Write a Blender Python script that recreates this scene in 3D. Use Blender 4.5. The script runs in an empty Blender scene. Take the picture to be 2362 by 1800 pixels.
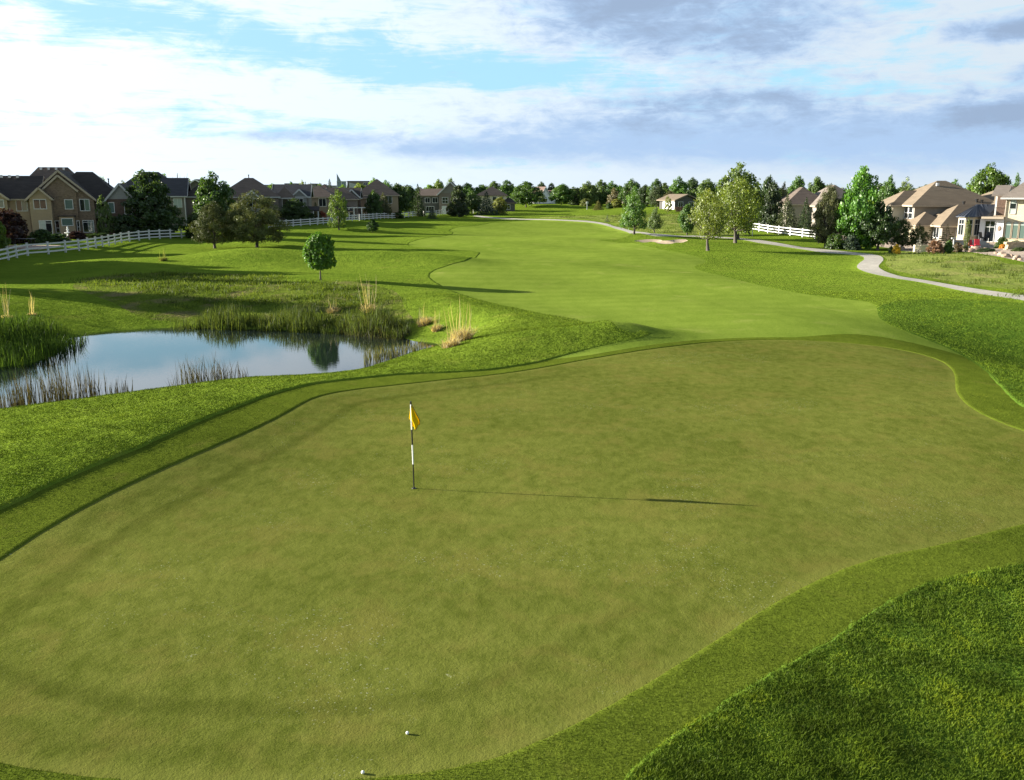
import bpy, math, random
import numpy as np
from mathutils import Vector, Matrix
from mathutils.geometry import delaunay_2d_cdt

random.seed(7)
RNG = np.random.default_rng(7)
sc = bpy.context.scene
COL = sc.collection

# ------------------------------------------------------------------ camera
F, CX, CY, H = 2050.0, 1181.0, 900.0, 6.88          # focal length and centre in photograph pixels, height in metres
PITCH = math.radians(12.65)
cd = bpy.data.cameras.new('camera'); cam = bpy.data.objects.new('camera', cd); COL.objects.link(cam)
cd.sensor_width = 36.0; cd.lens = 36.0 * F / 2362.0; cd.clip_start = 0.5; cd.clip_end = 20000
cam.location = (0, 0, H); cam.rotation_euler = (math.pi / 2 - PITCH, 0, 0)
sc.camera = cam

# ------------------------------------------------------------------ light, sky, exposure
SUN_EL = math.radians(14.5)
SUN_AZ = math.atan2(-0.985, 0.175)                   # from +Y towards +X
sd_ = Vector((math.sin(SUN_AZ) * math.cos(SUN_EL), math.cos(SUN_AZ) * math.cos(SUN_EL), math.sin(SUN_EL)))
sl = bpy.data.lights.new('sun', 'SUN'); sl.energy = 5.0; sl.angle = math.radians(0.53); sl.color = (1.0, 0.93, 0.8)
so = bpy.data.objects.new('sun', sl); COL.objects.link(so); so.location = (-60, 10, 40)
so.rotation_euler = (-sd_).to_track_quat('-Z', 'Y').to_euler()
vs = sc.view_settings
vs.view_transform = 'Standard'; vs.look = 'None'; vs.gamma = 1.0; vs.use_curve_mapping = False
vs.exposure = 1.85

world = bpy.data.worlds.new('World'); sc.world = world; world.use_nodes = True
wt = world.node_tree; wt.nodes.clear()


class NB:
    """small node-building helper"""
    def __init__(s, t): s.t = t
    def n(s, typ, **kw):
        nd = s.t.nodes.new(typ)
        for k, v in kw.items(): setattr(nd, k, v)
        return nd
    def put(s, sock, v):
        if isinstance(v, bpy.types.NodeSocket): s.t.links.new(v, sock)
        elif v is not None: sock.default_value = v
    def m(s, op, a, b=None, c=None, clamp=False):
        nd = s.n('ShaderNodeMath', operation=op, use_clamp=clamp)
        for i, v in enumerate((a, b, c)):
            if v is not None: s.put(nd.inputs[i], v)
        return nd.outputs[0]
    def mix(s, f, a, b, mode='MIX'):
        nd = s.n('ShaderNodeMix', data_type='RGBA', blend_type=mode)
        s.put(nd.inputs[0], f); s.put(nd.inputs[6], a); s.put(nd.inputs[7], b)
        return nd.outputs[2]
    def ss(s, x, lo, hi, a=0.0, b=1.0):
        nd = s.n('ShaderNodeMapRange', interpolation_type='SMOOTHSTEP')
        for i, v in enumerate((x, lo, hi, a, b)): s.put(nd.inputs[i], v)
        return nd.outputs[0]
    def noise(s, vec, scale, detail=3.0, rough=0.55, dist=0.0, w=None):
        nd = s.n('ShaderNodeTexNoise')
        if vec is not None: s.put(nd.inputs['Vector'], vec)
        s.put(nd.inputs['Scale'], scale); s.put(nd.inputs['Detail'], detail)
        s.put(nd.inputs['Roughness'], rough); s.put(nd.inputs['Distortion'], dist)
        return nd.outputs[0]
    def xyz(s, x, y, z):
        nd = s.n('ShaderNodeCombineXYZ')
        for i, v in enumerate((x, y, z)): s.put(nd.inputs[i], v)
        return nd.outputs[0]
    def sep(s, v):
        nd = s.n('ShaderNodeSeparateXYZ'); s.put(nd.inputs[0], v); return nd.outputs
    def mapping(s, vec, scale, loc=(0, 0, 0), rot=(0, 0, 0)):
        nd = s.n('ShaderNodeMapping'); s.put(nd.inputs[0], vec)
        nd.inputs['Scale'].default_value = scale; nd.inputs['Location'].default_value = loc; nd.inputs['Rotation'].default_value = rot
        return nd.outputs[0]


def c4(c): return (c[0], c[1], c[2], 1.0)


def build_sky():
    b = NB(wt)
    out = b.n('ShaderNodeOutputWorld'); bg = b.n('ShaderNodeBackground')
    wt.links.new(bg.outputs[0], out.inputs[0])
    sky = b.n('ShaderNodeTexSky', sky_type='NISHITA', sun_disc=False)
    sky.sun_elevation = SUN_EL; sky.sun_rotation = SUN_AZ % (2 * math.pi)
    sky.air_density = 1.0; sky.dust_density = 0.6; sky.ozone_density = 1.6
    S = 0.06; bg.inputs[1].default_value = S
    d = b.n('ShaderNodeTexCoord').outputs['Generated']
    x, y, z = b.sep(d)
    zc = b.m('MAXIMUM', z, 0.0)
    az = b.m('ARCTAN2', x, y); el = b.m('ARCSINE', zc)
    inv = b.m('DIVIDE', 1.0, b.m('ADD', zc, 0.13))
    p = b.xyz(b.m('MULTIPLY', x, inv), b.m('MULTIPLY', y, inv), 0.0)       # a flat cloud deck in perspective
    q = b.xyz(b.m('MULTIPLY', az, 10.0), b.m('MULTIPLY', el, 26.0), 0.0)
    q2 = b.mapping(q, (1, 1, 1), rot=(0, 0, 0.25))
    n1 = b.noise(p, 0.9, 8, 0.62, 0.6)
    n2 = b.noise(q2, 1.5, 8, 0.64, 0.5)
    n3 = b.noise(q, 2.6, 8, 0.66, 0.4)
    n4 = b.noise(b.mapping(q, (0.45, 2.0, 1), rot=(0, 0, 0.10), loc=(4, 2, 0)), 1.7, 7, 0.68, 1.0)
    def gs(px, py, sx, sy, amp=1.0, tilt=0.0):                             # a cloud bank at a compass direction and height above the horizon
        a0 = math.atan((px - CX) / F); e0 = (440 - py) / F
        da = b.m('SUBTRACT', az, a0)
        de = b.m('SUBTRACT', b.m('SUBTRACT', el, e0), b.m('MULTIPLY', da, tilt))
        u = b.m('DIVIDE', da, sx / F); v = b.m('DIVIDE', de, sy / F)
        r2 = b.m('ADD', b.m('MULTIPLY', u, u), b.m('MULTIPLY', v, v))
        return b.m('MULTIPLY', b.m('POWER', 2.718, b.m('MULTIPLY', r2, -1.0)), amp)
    def tot(l):
        s = l[0]
        for k in l[1:]: s = b.m('ADD', s, k)
        return s
    # thin bright veil
    blue = tot([gs(300, 95, 420, 45, 0.55, -0.10), gs(800, 165, 420, 40, 0.5, -0.12), gs(1120, 175, 260, 40, 0.5, -0.05),
                gs(620, 290, 300, 26, 0.25), gs(1960, 215, 260, 45, 0.45), gs(1230, 195, 130, 30, 0.3), gs(2050, 90, 200, 60, 0.15),
                gs(1450, 215, 240, 25, 0.25)])
    bright = tot([gs(1250, 275, 300, 25, 0.4, -0.02), gs(1980, 282, 180, 14, 0.5, 0.04), gs(2130, 290, 220, 26, 0.3, 0.12), gs(300, 230, 900, 40, 0.35, -0.06), gs(0, 390, 900, 50, 0.3),
                  gs(1200, 415, 700, 22, 0.45), gs(350, 20, 700, 40, 0.45), gs(1600, 410, 200, 20, 0.3)])
    wisp = b.m('ADD', b.m('MULTIPLY', b.m('SUBTRACT', n1, 0.5), 1.1), b.m('ADD', b.m('MULTIPLY', b.m('SUBTRACT', n2, 0.5), 1.6), b.m('MULTIPLY', b.m('SUBTRACT', n4, 0.5), 1.5)))
    vb = b.m('ADD', b.m('SUBTRACT', b.m('ADD', wisp, 0.58), b.m('MULTIPLY', blue, 0.95)), b.m('MULTIPLY', bright, 0.5))
    vb = b.m('ADD', vb, b.ss(el, 0.14, 0.4, 0.12, -0.2))
    veil = b.ss(vb, 0.08, 0.72, 0.05, 1.0)
    # heavier grey-blue banks
    dark = tot([gs(1540, 55, 330, 110, 1.0, -0.05), gs(1740, 130, 150, 60, 0.45, 0.1), gs(1330, 40, 170, 60, 0.45), gs(2250, 142, 120, 22, 1.05, -0.02), gs(2345, 125, 60, 35, 0.7),
                gs(2330, 218, 50, 24, 0.85, 0.2), gs(2230, 292, 120, 30, 0.75, 0.12), gs(2330, 300, 90, 30, 0.6), gs(820, 32, 50, 14, 0.65),
                gs(1950, 345, 560, 62, 0.8), gs(2300, 350, 300, 60, 0.3), gs(1300, 335, 460, 55, 0.62, 0.02), gs(1750, 260, 420, 60, 0.25), gs(680, 325, 180, 16, 0.6), gs(1000, 350, 200, 18, 0.45),
                gs(1600, 250, 300, 18, 0.45), gs(1400, 130, 200, 30, 0.3), gs(1600, 280, 500, 40, 0.25)])
    calm = b.ss(el, 0.02, 0.085, 0.4, 1.0)
    wob = b.m('ADD', b.m('MULTIPLY', b.m('SUBTRACT', n3, 0.5), 1.45), b.m('ADD', b.m('MULTIPLY', b.m('SUBTRACT', n2, 0.5), 1.3), b.m('MULTIPLY', b.m('SUBTRACT', n4, 0.5), 0.6)))
    db = b.m('MULTIPLY_ADD', calm, wob, dark)
    dmask = b.ss(db, 0.12, 1.0, 0.0, 1.0)
    # colours (radiance before the background strength)
    dot = b.m('ADD', b.m('ADD', b.m('MULTIPLY', x, sd_.x), b.m('MULTIPLY', y, sd_.y)), b.m('MULTIPLY', z, sd_.z))
    glow = b.m('POWER', b.m('MAXIMUM', b.m('MULTIPLY', b.m('ADD', dot, 1.0), 0.5), 0.0), 3.0)
    gain = b.m('MULTIPLY_ADD', glow, 0.85, 0.80)
    gain = b.m('MULTIPLY', gain, b.ss(el, 0.15, 0.8, 1.0, 0.26))
    k = 0.274 / S
    white = b.mix(1.0, c4((0.86 * k, 0.985 * k, 1.10 * k)), b.xyz(gain, gain, gain), 'MULTIPLY')
    grey = c4((0.44 * k, 0.63 * k, 0.92 * k))
    grey2 = c4((0.285 * k, 0.385 * k, 0.56 * k))
    base = b.mix(b.ss(el, 0.10, 0.5, 0.85, 0.0), sky.outputs[0], c4((0.42 * k, 0.82 * k, 1.06 * k)))
    c = b.mix(veil, base, white)
    core = b.ss(b.m('SUBTRACT', db, b.ss(el, 0.03, 0.09, 0.7, 0.0)), 0.5, 1.4, 0.0, 0.75)
    c = b.mix(b.m('MULTIPLY', dmask, b.ss(el, 0.2, 0.7, 0.92, 0.55)), c, b.mix(core, grey, grey2))
    wt.links.new(c, bg.inputs[0])
    world.cycles.sampling_method = 'MANUAL'; world.cycles.sample_map_resolution = 512


build_sky()

# ------------------------------------------------------------------ materials
MATS = {}


def new_mat(name):
    m = bpy.data.materials.new(name); m.use_nodes = True; m.node_tree.nodes.clear()
    b = NB(m.node_tree); out = b.n('ShaderNodeOutputMaterial')
    MATS[name] = m
    return m, b, out


def plain(name, col, rough=0.7, var=0.15, scale=4.0, bump=0.0, bscale=30.0, metallic=0.0, spec=0.3, stretch=(1, 1, 1)):
    m, b, out = new_mat(name)
    p = b.n('ShaderNodeBsdfPrincipled'); m.node_tree.links.new(p.outputs[0], out.inputs[0])
    co = b.mapping(b.n('ShaderNodeTexCoord').outputs['Object'], stretch)
    f = b.noise(co, scale, 4, 0.6)
    lo = c4([v * (1 - var) for v in col]); hi = c4([min(1, v * (1 + var)) for v in col])
    m.node_tree.links.new(b.mix(b.ss(f, 0.3, 0.7), lo, hi), p.inputs['Base Color'])
    p.inputs['Roughness'].default_value = rough; p.inputs['Metallic'].default_value = metallic
    p.inputs['Specular IOR Level'].default_value = spec
    if bump:
        bp = b.n('ShaderNodeBump'); bp.inputs['Strength'].default_value = bump; bp.inputs['Distance'].default_value = 0.02
        m.node_tree.links.new(b.noise(co, bscale, 3), bp.inputs['Height']); m.node_tree.links.new(bp.outputs[0], p.inputs['Normal'])
    return m


def courses(name, col, pitch, var=0.2, rough=0.85, depth=0.5, axis='z', width=0.9):
    """rows of siding, roof courses or bricks: joints as relief, colour varying piece by piece"""
    m, b, out = new_mat(name)
    p = b.n('ShaderNodeBsdfPrincipled'); m.node_tree.links.new(p.outputs[0], out.inputs[0])
    co = b.n('ShaderNodeTexCoord').outputs['Object']
    x, y, z = b.sep(co)
    row = b.m('DIVIDE', z, pitch); fr = b.m('FRACT', row); fl = b.m('FLOOR', row)
    al = b.m('ADD', b.m('ADD', x, y), b.m('MULTIPLY', fl, width * 0.37))
    cell = b.m('FLOOR', b.m('DIVIDE', al, width))
    wn = b.n('ShaderNodeTexWhiteNoise', noise_dimensions='2D'); m.node_tree.links.new(b.xyz(fl, cell, 0), wn.inputs['Vector'])
    big = b.noise(co, 0.6, 4)
    f = b.m('ADD', b.m('MULTIPLY', wn.outputs[0], 0.5), b.m('MULTIPLY', big, 0.5))
    lo = c4([v * (1 - var) for v in col]); hi = c4([min(1, v * (1 + var)) for v in col])
    m.node_tree.links.new(b.mix(f, lo, hi), p.inputs['Base Color'])
    p.inputs['Roughness'].default_value = rough; p.inputs['Specular IOR Level'].default_value = 0.2
    bp = b.n('ShaderNodeBump'); bp.inputs['Strength'].default_value = depth; bp.inputs['Distance'].default_value = 0.04
    m.node_tree.links.new(b.m('ADD', fr, b.m('MULTIPLY', wn.outputs[0], 0.3)), bp.inputs['Height'])
    m.node_tree.links.new(bp.outputs[0], p.inputs['Normal'])
    return m


def grass(name, lo, hi, alt, patch=0.12, mid=0.9, fine=14.0, bump=0.5, bdist=0.05, altlo=0.56, altamt=0.6, streak=(1, 1, 1), speck=None, rough=0.8, mow=None, ring=False):
    m, b, out = new_mat(name)
    p = b.n('ShaderNodeBsdfPrincipled'); m.node_tree.links.new(p.outputs[0], out.inputs[0])
    co0 = b.n('ShaderNodeTexCoord').outputs['Object']
    co = b.mapping(co0, streak)
    a = b.noise(co0, patch, 5, 0.6, 0.3); c = b.noise(co, mid, 6, 0.66, 0.2); f = b.noise(co0, fine, 3, 0.7)
    t = b.m('ADD', b.m('MULTIPLY', a, 0.28), b.m('ADD', b.m('MULTIPLY', c, 0.37), b.m('MULTIPLY', f, 0.35)))
    colr = b.mix(b.ss(t, 0.33, 0.67), c4(lo), c4(hi))
    al = b.noise(b.mapping(co0, (1, 1, 1), loc=(31, 7, 0)), patch * 4.5, 6, 0.65, 0.4)
    colr = b.mix(b.ss(al, altlo, altlo + 0.2, 0.0, altamt), colr, c4(alt))
    if mow:
        w = b.n('ShaderNodeTexWave', wave_type='BANDS', bands_direction='X'); m.node_tree.links.new(b.mapping(co0, (1, 1, 1), rot=(0, 0, mow[1])), w.inputs[0])
        w.inputs['Scale'].default_value = mow[0]; w.inputs['Distortion'].default_value = 1.2; w.inputs['Detail'].default_value = 1.0
        colr = b.mix(b.m('MULTIPLY', b.ss(w.outputs['Fac'], 0.35, 0.65), mow[2]), colr, c4(lo))
    if ring:         # clean-up laps of the mower follow the edge of the green
        ed = b.n('ShaderNodeAttribute', attribute_name='edge').outputs['Fac']
        ed = b.m('ADD', ed, b.m('MULTIPLY', b.m('SUBTRACT', b.noise(co0, 0.8, 3), 0.5), 0.35))
        lap = b.m('MULTIPLY', b.ss(ed, 1.25, 1.5), b.ss(ed, 1.9, 1.6)); lap2 = b.m('MULTIPLY', b.ss(ed, 0.35, 0.5), b.ss(ed, 0.9, 0.7))
        px_ = b.sep(co0)[0]
        colr = b.mix(b.m('MULTIPLY', b.m('ADD', lap, b.m('MULTIPLY', lap2, 0.35)), b.ss(px_, -3.0, 5.0, 0.34, 0.07)), colr, c4([v * 0.62 for v in lo]))
        colr = b.mix(b.m('MULTIPLY', b.ss(ed, 0.35, 0.1), 0.4), colr, c4(hi))
    if speck:
        s = b.noise(b.mapping(co0, (1, 1, 1), loc=(3, 5, 0)), 24.0, 1, 0.4)
        big = b.noise(b.mapping(co0, (1, 1, 1), loc=(13, 1, 0)), 0.33, 4, 0.6)
        msk = b.m('MULTIPLY', b.ss(s, 0.69, 0.75), b.ss(big, 0.5, 0.66))
        colr = b.mix(b.m('MULTIPLY', msk, 0.5), colr, c4(speck))
    m.node_tree.links.new(colr, p.inputs['Base Color'])
    p.inputs['Roughness'].default_value = rough; p.inputs['Specular IOR Level'].default_value = 0.0
    bp = b.n('ShaderNodeBump'); bp.inputs['Strength'].default_value = bump; bp.inputs['Distance'].default_value = bdist
    hh = b.m('ADD', b.m('MULTIPLY', f, 0.5), b.m('MULTIPLY', b.noise(co0, fine * 0.22, 4, 0.7), 1.0))
    m.node_tree.links.new(hh, bp.inputs['Height']); m.node_tree.links.new(bp.outputs[0], p.inputs['Normal'])
    return m


def leaf_mat(name, translucency=0.4, gloss=0.04, upright=0.0):
    """foliage: every leaf has its own tone, every plant its own tint (object colour)"""
    m, b, out = new_mat(name)
    oi = b.n('ShaderNodeObjectInfo'); at = b.n('ShaderNodeAttribute', attribute_name='tone')
    t = at.outputs['Fac']
    v = b.m('MULTIPLY_ADD', t, 1.1, 0.45)
    colr = b.mix(1.0, oi.outputs['Color'], b.xyz(v, v, v), 'MULTIPLY')
    warm = b.mix(1.0, colr, c4((1.35, 1.05, 0.6)), 'MULTIPLY')
    colr = b.mix(b.ss(t, 0.6, 1.0, 0.0, 0.7), colr, warm)
    di = b.n('ShaderNodeBsdfDiffuse'); tr = b.n('ShaderNodeBsdfTranslucent'); gl = b.n('ShaderNodeBsdfGlossy')
    gl.inputs['Roughness'].default_value = 0.45
    L = m.node_tree.links
    L.new(colr, di.inputs[0]); L.new(b.mix(1.0, colr, c4((1.25, 1.2, 0.55)), 'MULTIPLY'), tr.inputs[0])
    if upright:      # thin blades stand in a dense sward: they share its light
        g = b.n('ShaderNodeNewGeometry'); vm = b.n('ShaderNodeMix', data_type='VECTOR'); vm.inputs[0].default_value = upright
        L.new(g.outputs['Normal'], vm.inputs[4]); vm.inputs[5].default_value = (0, 0, 1)
        nz = b.n('ShaderNodeVectorMath', operation='NORMALIZE'); L.new(vm.outputs[1], nz.inputs[0])
        for q in (di, tr): L.new(nz.outputs[0], q.inputs['Normal'])
    m1 = b.n('ShaderNodeMixShader'); m1.inputs[0].default_value = translucency; L.new(di.outputs[0], m1.inputs[1]); L.new(tr.outputs[0], m1.inputs[2])
    m2 = b.n('ShaderNodeMixShader'); m2.inputs[0].default_value = gloss; L.new(m1.outputs[0], m2.inputs[1]); L.new(gl.outputs[0], m2.inputs[2])
    L.new(m2.outputs[0], out.inputs[0])
    return m


grass('green_turf', (0.066, 0.086, 0.011), (0.164, 0.178, 0.036), (0.168, 0.150, 0.036), patch=0.16, mid=2.6, fine=40, bump=0.8, bdist=0.014, altamt=0.42, altlo=0.46, speck=(0.5, 0.5, 0.36), streak=(1.25, 0.8, 1), ring=True)
grass('collar_turf', (0.068, 0.096, 0.010), (0.125, 0.162, 0.018), (0.14, 0.14, 0.028), patch=0.2, mid=1.6, fine=26, bump=0.6, bdist=0.03)
grass('fairway_turf', (0.122, 0.18, 0.022), (0.20, 0.265, 0.040), (0.29, 0.30, 0.08), patch=0.05, mid=0.6, fine=10, bump=0.5, bdist=0.03, altlo=0.56, altamt=0.65, streak=(1.1, 0.5, 1), mow=(0.12, 1.45, 0.25))
grass('bluegrass_shade_turf', (0.05, 0.098, 0.012), (0.105, 0.17, 0.02), (0.12, 0.15, 0.02), patch=0.12, mid=0.9, fine=8, bump=0.9, bdist=0.1, altlo=0.55, altamt=0.5)  # darker grass kind, with shade of the falling slope also put into its colour
grass('unmown_turf', (0.068, 0.105, 0.014), (0.150, 0.19, 0.028), (0.19, 0.145, 0.08), patch=0.09, mid=0.6, fine=6, bump=1.0, bdist=0.16, altlo=0.48, altamt=0.75)
grass('rough_turf', (0.085, 0.14, 0.014), (0.17, 0.235, 0.026), (0.20, 0.21, 0.04), patch=0.10, mid=0.8, fine=7, bump=0.9, bdist=0.12, altlo=0.55, altamt=0.5, streak=(0.7, 1.3, 1))
grass('meadow_grass', (0.125, 0.175, 0.028), (0.24, 0.265, 0.07), (0.28, 0.24, 0.10), patch=0.06, mid=0.5, fine=5, bump=0.9, bdist=0.15, altlo=0.52, altamt=0.75)
plain('sand', (0.40, 0.31, 0.21), 0.9, 0.12, 1.2, 0.4, 9)
plain('concrete', (0.35, 0.325, 0.28), 0.85, 0.12, 1.0, 0.3, 40)
plain('gravel', (0.34, 0.27, 0.21), 0.95, 0.45, 3.0, 0.9, 12)
leaf_mat('leaf'); leaf_mat('needle', 0.15, 0.02); leaf_mat('blade', 0.45, 0.01); leaf_mat('turf_blade', 0.15, 0.004, 0.55)
plain('bark', (0.10, 0.085, 0.07), 0.9, 0.35, 6.0, 0.8, 20, stretch=(3, 3, 0.6))
plain('white_paint', (0.58, 0.58, 0.56), 0.5, 0.06, 2.0)


def water():
    m, b, out = new_mat('water')
    p = b.n('ShaderNodeBsdfPrincipled'); m.node_tree.links.new(p.outputs[0], out.inputs[0])
    p.inputs['Base Color'].default_value = (0.010, 0.016, 0.014, 1); p.inputs['Roughness'].default_value = 0.03
    p.inputs['IOR'].default_value = 1.45; p.inputs['Specular IOR Level'].default_value = 1.0
    co = b.n('ShaderNodeTexCoord').outputs['Object']
    bp = b.n('ShaderNodeBump'); bp.inputs['Strength'].default_value = 0.07; bp.inputs['Distance'].default_value = 0.02
    hh = b.m('MULTIPLY', b.noise(b.mapping(co, (1.0, 2.2, 1)), 3.5, 2, 0.5), b.ss(b.noise(co, 0.12, 2), 0.4, 0.6, 0.25, 1.0))
    m.node_tree.links.new(hh, bp.inputs['Height']); m.node_tree.links.new(bp.outputs[0], p.inputs['Normal'])


water()

# ------------------------------------------------------------------ measuring helpers
CP, SP = math.cos(PITCH), math.sin(PITCH)


def ray(px, py):
    a, e = (px - CX) / F, (CY - py) / F
    return (a, CP + e * SP, -SP + e * CP)


def on_plane(px, py, z):
    d = ray(px, py); t = (z - H) / d[2]
    return (d[0] * t, d[1] * t)


def xat(px, D, z=1.0):
    return (px - CX) / F * (D * CP + (H - z) * SP)


def zat(py, D):
    return H - D * math.tan(PITCH + math.atan((py - CY) / F))


def spline(pts, closed=True, step=0.5):
    """Catmull-Rom through the points, resampled; step may be a function of (x, y)"""
    P = np.array(pts, float); n = len(P); out = []
    rng = range(n if closed else n - 1)
    for i in rng:
        if closed: a, b_, c, d = P[i - 1], P[i], P[(i + 1) % n], P[(i + 2) % n]
        else: a, b_, c, d = P[max(i - 1, 0)], P[i], P[i + 1], P[min(i + 2, n - 1)]
        st = step(b_) if callable(step) else step
        k = max(1, int(np.linalg.norm(c - b_) / st))
        t = (np.arange(k) / k)[:, None]
        out.append(0.5 * ((2 * b_) + (c - a) * t + (2 * a - 5 * b_ + 4 * c - d) * t ** 2 + (3 * b_ - a - 3 * c + d) * t ** 3))
    o = np.vstack(out)
    if not closed: o = np.vstack([o, P[-1:]])
    return o


def offset(poly, d):
    nx = np.roll(poly, -1, 0) - np.roll(poly, 1, 0)
    nx /= (np.linalg.norm(nx, axis=1)[:, None] + 1e-9)
    area = np.sum(poly[:, 0] * np.roll(poly[:, 1], -1) - np.roll(poly[:, 0], -1) * poly[:, 1])
    s = 1 if area > 0 else -1
    return poly + s * d * np.stack([nx[:, 1], -nx[:, 0]], 1)


def inside(poly, x, y):
    x = np.atleast_1d(x); y = np.atleast_1d(y); r = np.zeros(x.shape, bool)
    bb = (x >= poly[:, 0].min()) & (x <= poly[:, 0].max()) & (y >= poly[:, 1].min()) & (y <= poly[:, 1].max())
    ix = np.nonzero(bb)[0]
    if not len(ix): return r
    xx, yy = x[ix], y[ix]; rr = np.zeros(len(ix), bool)
    a = poly; c = np.roll(poly, -1, 0)
    for (x0, y0), (x1, y1) in zip(a, c):
        if y0 == y1: continue
        k = (y0 > yy) != (y1 > yy)
        rr ^= k & (xx < (x1 - x0) * (yy - y0) / (y1 - y0) + x0)
    r[ix] = rr
    return r


def dist(poly, x, y, closed=True):
    x = np.atleast_1d(np.asarray(x, float)); y = np.atleast_1d(np.asarray(y, float)); best = np.full(x.shape, 1e9)
    c = np.roll(poly, -1, 0) if closed else poly[1:]
    a = poly if closed else poly[:-1]
    if len(x) * len(c) < 400000:
        dv = c - a; t = ((x[:, None] - a[:, 0]) * dv[:, 0] + (y[:, None] - a[:, 1]) * dv[:, 1]) / ((dv ** 2).sum(1) + 1e-12)
        t = np.clip(t, 0, 1)
        return np.sqrt(((x[:, None] - a[:, 0] - t * dv[:, 0]) ** 2 + (y[:, None] - a[:, 1] - t * dv[:, 1]) ** 2).min(1))
    for (x0, y0), (x1, y1) in zip(poly, c):
        dx, dy = x1 - x0, y1 - y0
        t = np.clip(((x - x0) * dx + (y - y0) * dy) / (dx * dx + dy * dy + 1e-12), 0, 1)
        best = np.minimum(best, (x - x0 - t * dx) ** 2 + (y - y0 - t * dy) ** 2)
    return np.sqrt(best)


def sstep(x, a, b):
    t = np.clip((x - a) / (b - a), 0, 1); return t * t * (3 - 2 * t)


# ------------------------------------------------------------------ terrain
ZW = -1.5
D2S = 2362 / 2205.0
pond_far = [on_plane(*p, ZW) for p in [(0, 846), (60, 838), (112, 822), (128, 790), (190, 772), (270, 763), (350, 757), (430, 753), (530, 757), (640, 760), (760, 764),
                                      (860, 769), (925, 775), (960, 786), (1000, 789), (1030, 796), (1024, 808), (975, 820), (905, 834)]]
pond_near = [(-8.0, 40.0), (-11, 36.8), (-15, 33.4), (-19, 30.4), (-25, 27.3), (-34, 25.5), (-42, 28), (-44, 38), (-36, 43)]
POND = spline(pond_far + pond_near, True, 1.2)
BUMPS = [  # x, y, height, spread along, spread across, rotation
    (-11.2, 22.0, 0.45, 7.5, 3.6, 1.25), (-7.5, 31.0, 0.12, 4.0, 2.5, 0.8),
    (2.3, 41.2, 0.45, 5.0, 2.2, 0.2), (5.2, 42.0, 0.42, 2.0, 1.5, 0.2),
    (27.0, 40.0, -1.5, 6.5, 9.0, 0.0), (33.0, 52.0, 0.5, 8, 9, 0), (14.5, 47, 0.25, 6, 5, 0),
    (7.0, 5.5, -0.75, 5.5, 4.0, 0.6), (15.0, 14.0, -0.45, 5.0, 5.0, 0.0), (-9, 9, 0.25, 4, 5, 0),
    (-25.0, 88.0, 1.25, 8.0, 5.0, 0.1), (-12.5, 88.0, 0.95, 7.0, 4.0, 0.0), (-5.5, 86.0, 0.35, 4.0, 4.0, 0.0), (-38, 84, 0.5, 7, 5, 0),
    (-32, 118, 0.4, 10, 8, 0), (-44, 166, 1.0, 13, 24, 0), (-33, 196, 0.75, 11, 22, 0), (-22, 226, 0.9, 12, 22, 0), (-26, 150, 0.8, 12, 5, 0.1), (-14, 185, 0.7, 12, 8, 0), 
    (5.0, 150.0, -0.5, 12, 7, 0), (10, 128, 0.25, 14, 8, 0), (22, 112, 0.7, 7, 5, 0), (30, 100, 0.35, 10, 8, 0), (26, 88, -0.5, 9, 8, 0.3), (20, 132, 0.45, 6, 5, 0),
    (40, 150, 0.9, 16, 14, 0), (30, 215, 1.2, 24, 20, 0), (50, 250, 1.8, 25, 26, 0), (0, 300, 0.6, 14, 9, 0), (14, 290, 0.9, 12, 10, 0), (44, 84, 0.55, 9, 7, 0.3), (52, 92, 0.4, 8, 7, 0),
    (3, 66, -0.35, 12, 10, 0), (14, 74, 0.22, 7, 7, 0),
]


def zbase(x, y):
    x = np.atleast_1d(np.asarray(x, float)); y = np.atleast_1d(np.asarray(y, float))
    z = 2.2 * sstep(y, 195, 345) + 0.75 * sstep(-x, 42, 56) * sstep(y, 60, 80) + 0.6 * sstep(x, 47, 57) * sstep(y, 70, 95)
    und = 0.09 * np.sin(x * 0.21 + 1.3) * np.sin(y * 0.17 + 0.4) + 0.05 * np.sin(x * 0.43 + y * 0.29) + 0.14 * np.sin(y * 0.061 + 0.7) * np.sin(x * 0.09)
    z = z + und * (0.35 + 0.65 * sstep(y, 40, 60))
    for (cx, cy, a, s1, s2, r) in BUMPS:
        c, s = math.cos(r), math.sin(r)
        u = (x - cx) * c + (y - cy) * s; v = -(x - cx) * s + (y - cy) * c
        z = z + a * np.exp(-(u / s1) ** 2 - (v / s2) ** 2)
    near = (x > -75) & (x < 20) & (y > 8) & (y < 85)
    if near.any():
        xx, yy = x[near], y[near]
        dd = dist(POND, xx, yy); ins = inside(POND, xx, yy)
        L = 4.4 + 9.5 * sstep(yy, 43, 53) * sstep(-xx, 1, 9) + 3.2 * sstep(xx, -11, -6) * sstep(-yy, -46, -40)
        t = np.clip(dd / L, 0, 1)
        w = 1 - (1 - t) ** 2 * (1 + 0.4 * t)
        zz = ZW + (z[near] - ZW) * w
        z[near] = np.where(ins, ZW - 0.6 * np.clip(dd / 2.0, 0, 1), zz)
    return z


def zb(x, y): return float(zbase(x, y)[0])


def hit(px, py, tmax=900.0):
    d = ray(px, py); lo, hi = 4.0, tmax
    for n in (220, 24, 24):
        t = np.geomspace(lo, hi, n)
        k = H + d[2] * t <= zbase(d[0] * t, d[1] * t)
        i = int(np.argmax(k)) if k.any() else n - 1
        lo, hi = t[max(i - 1, 0)], t[i]
    return (d[0] * hi, d[1] * hi)


def dp(pts): return [hit(px * D2S, py * D2S) for px, py in pts]
def stp(k): return lambda p: max(0.14, k * math.hypot(p[0], p[1]))


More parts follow.
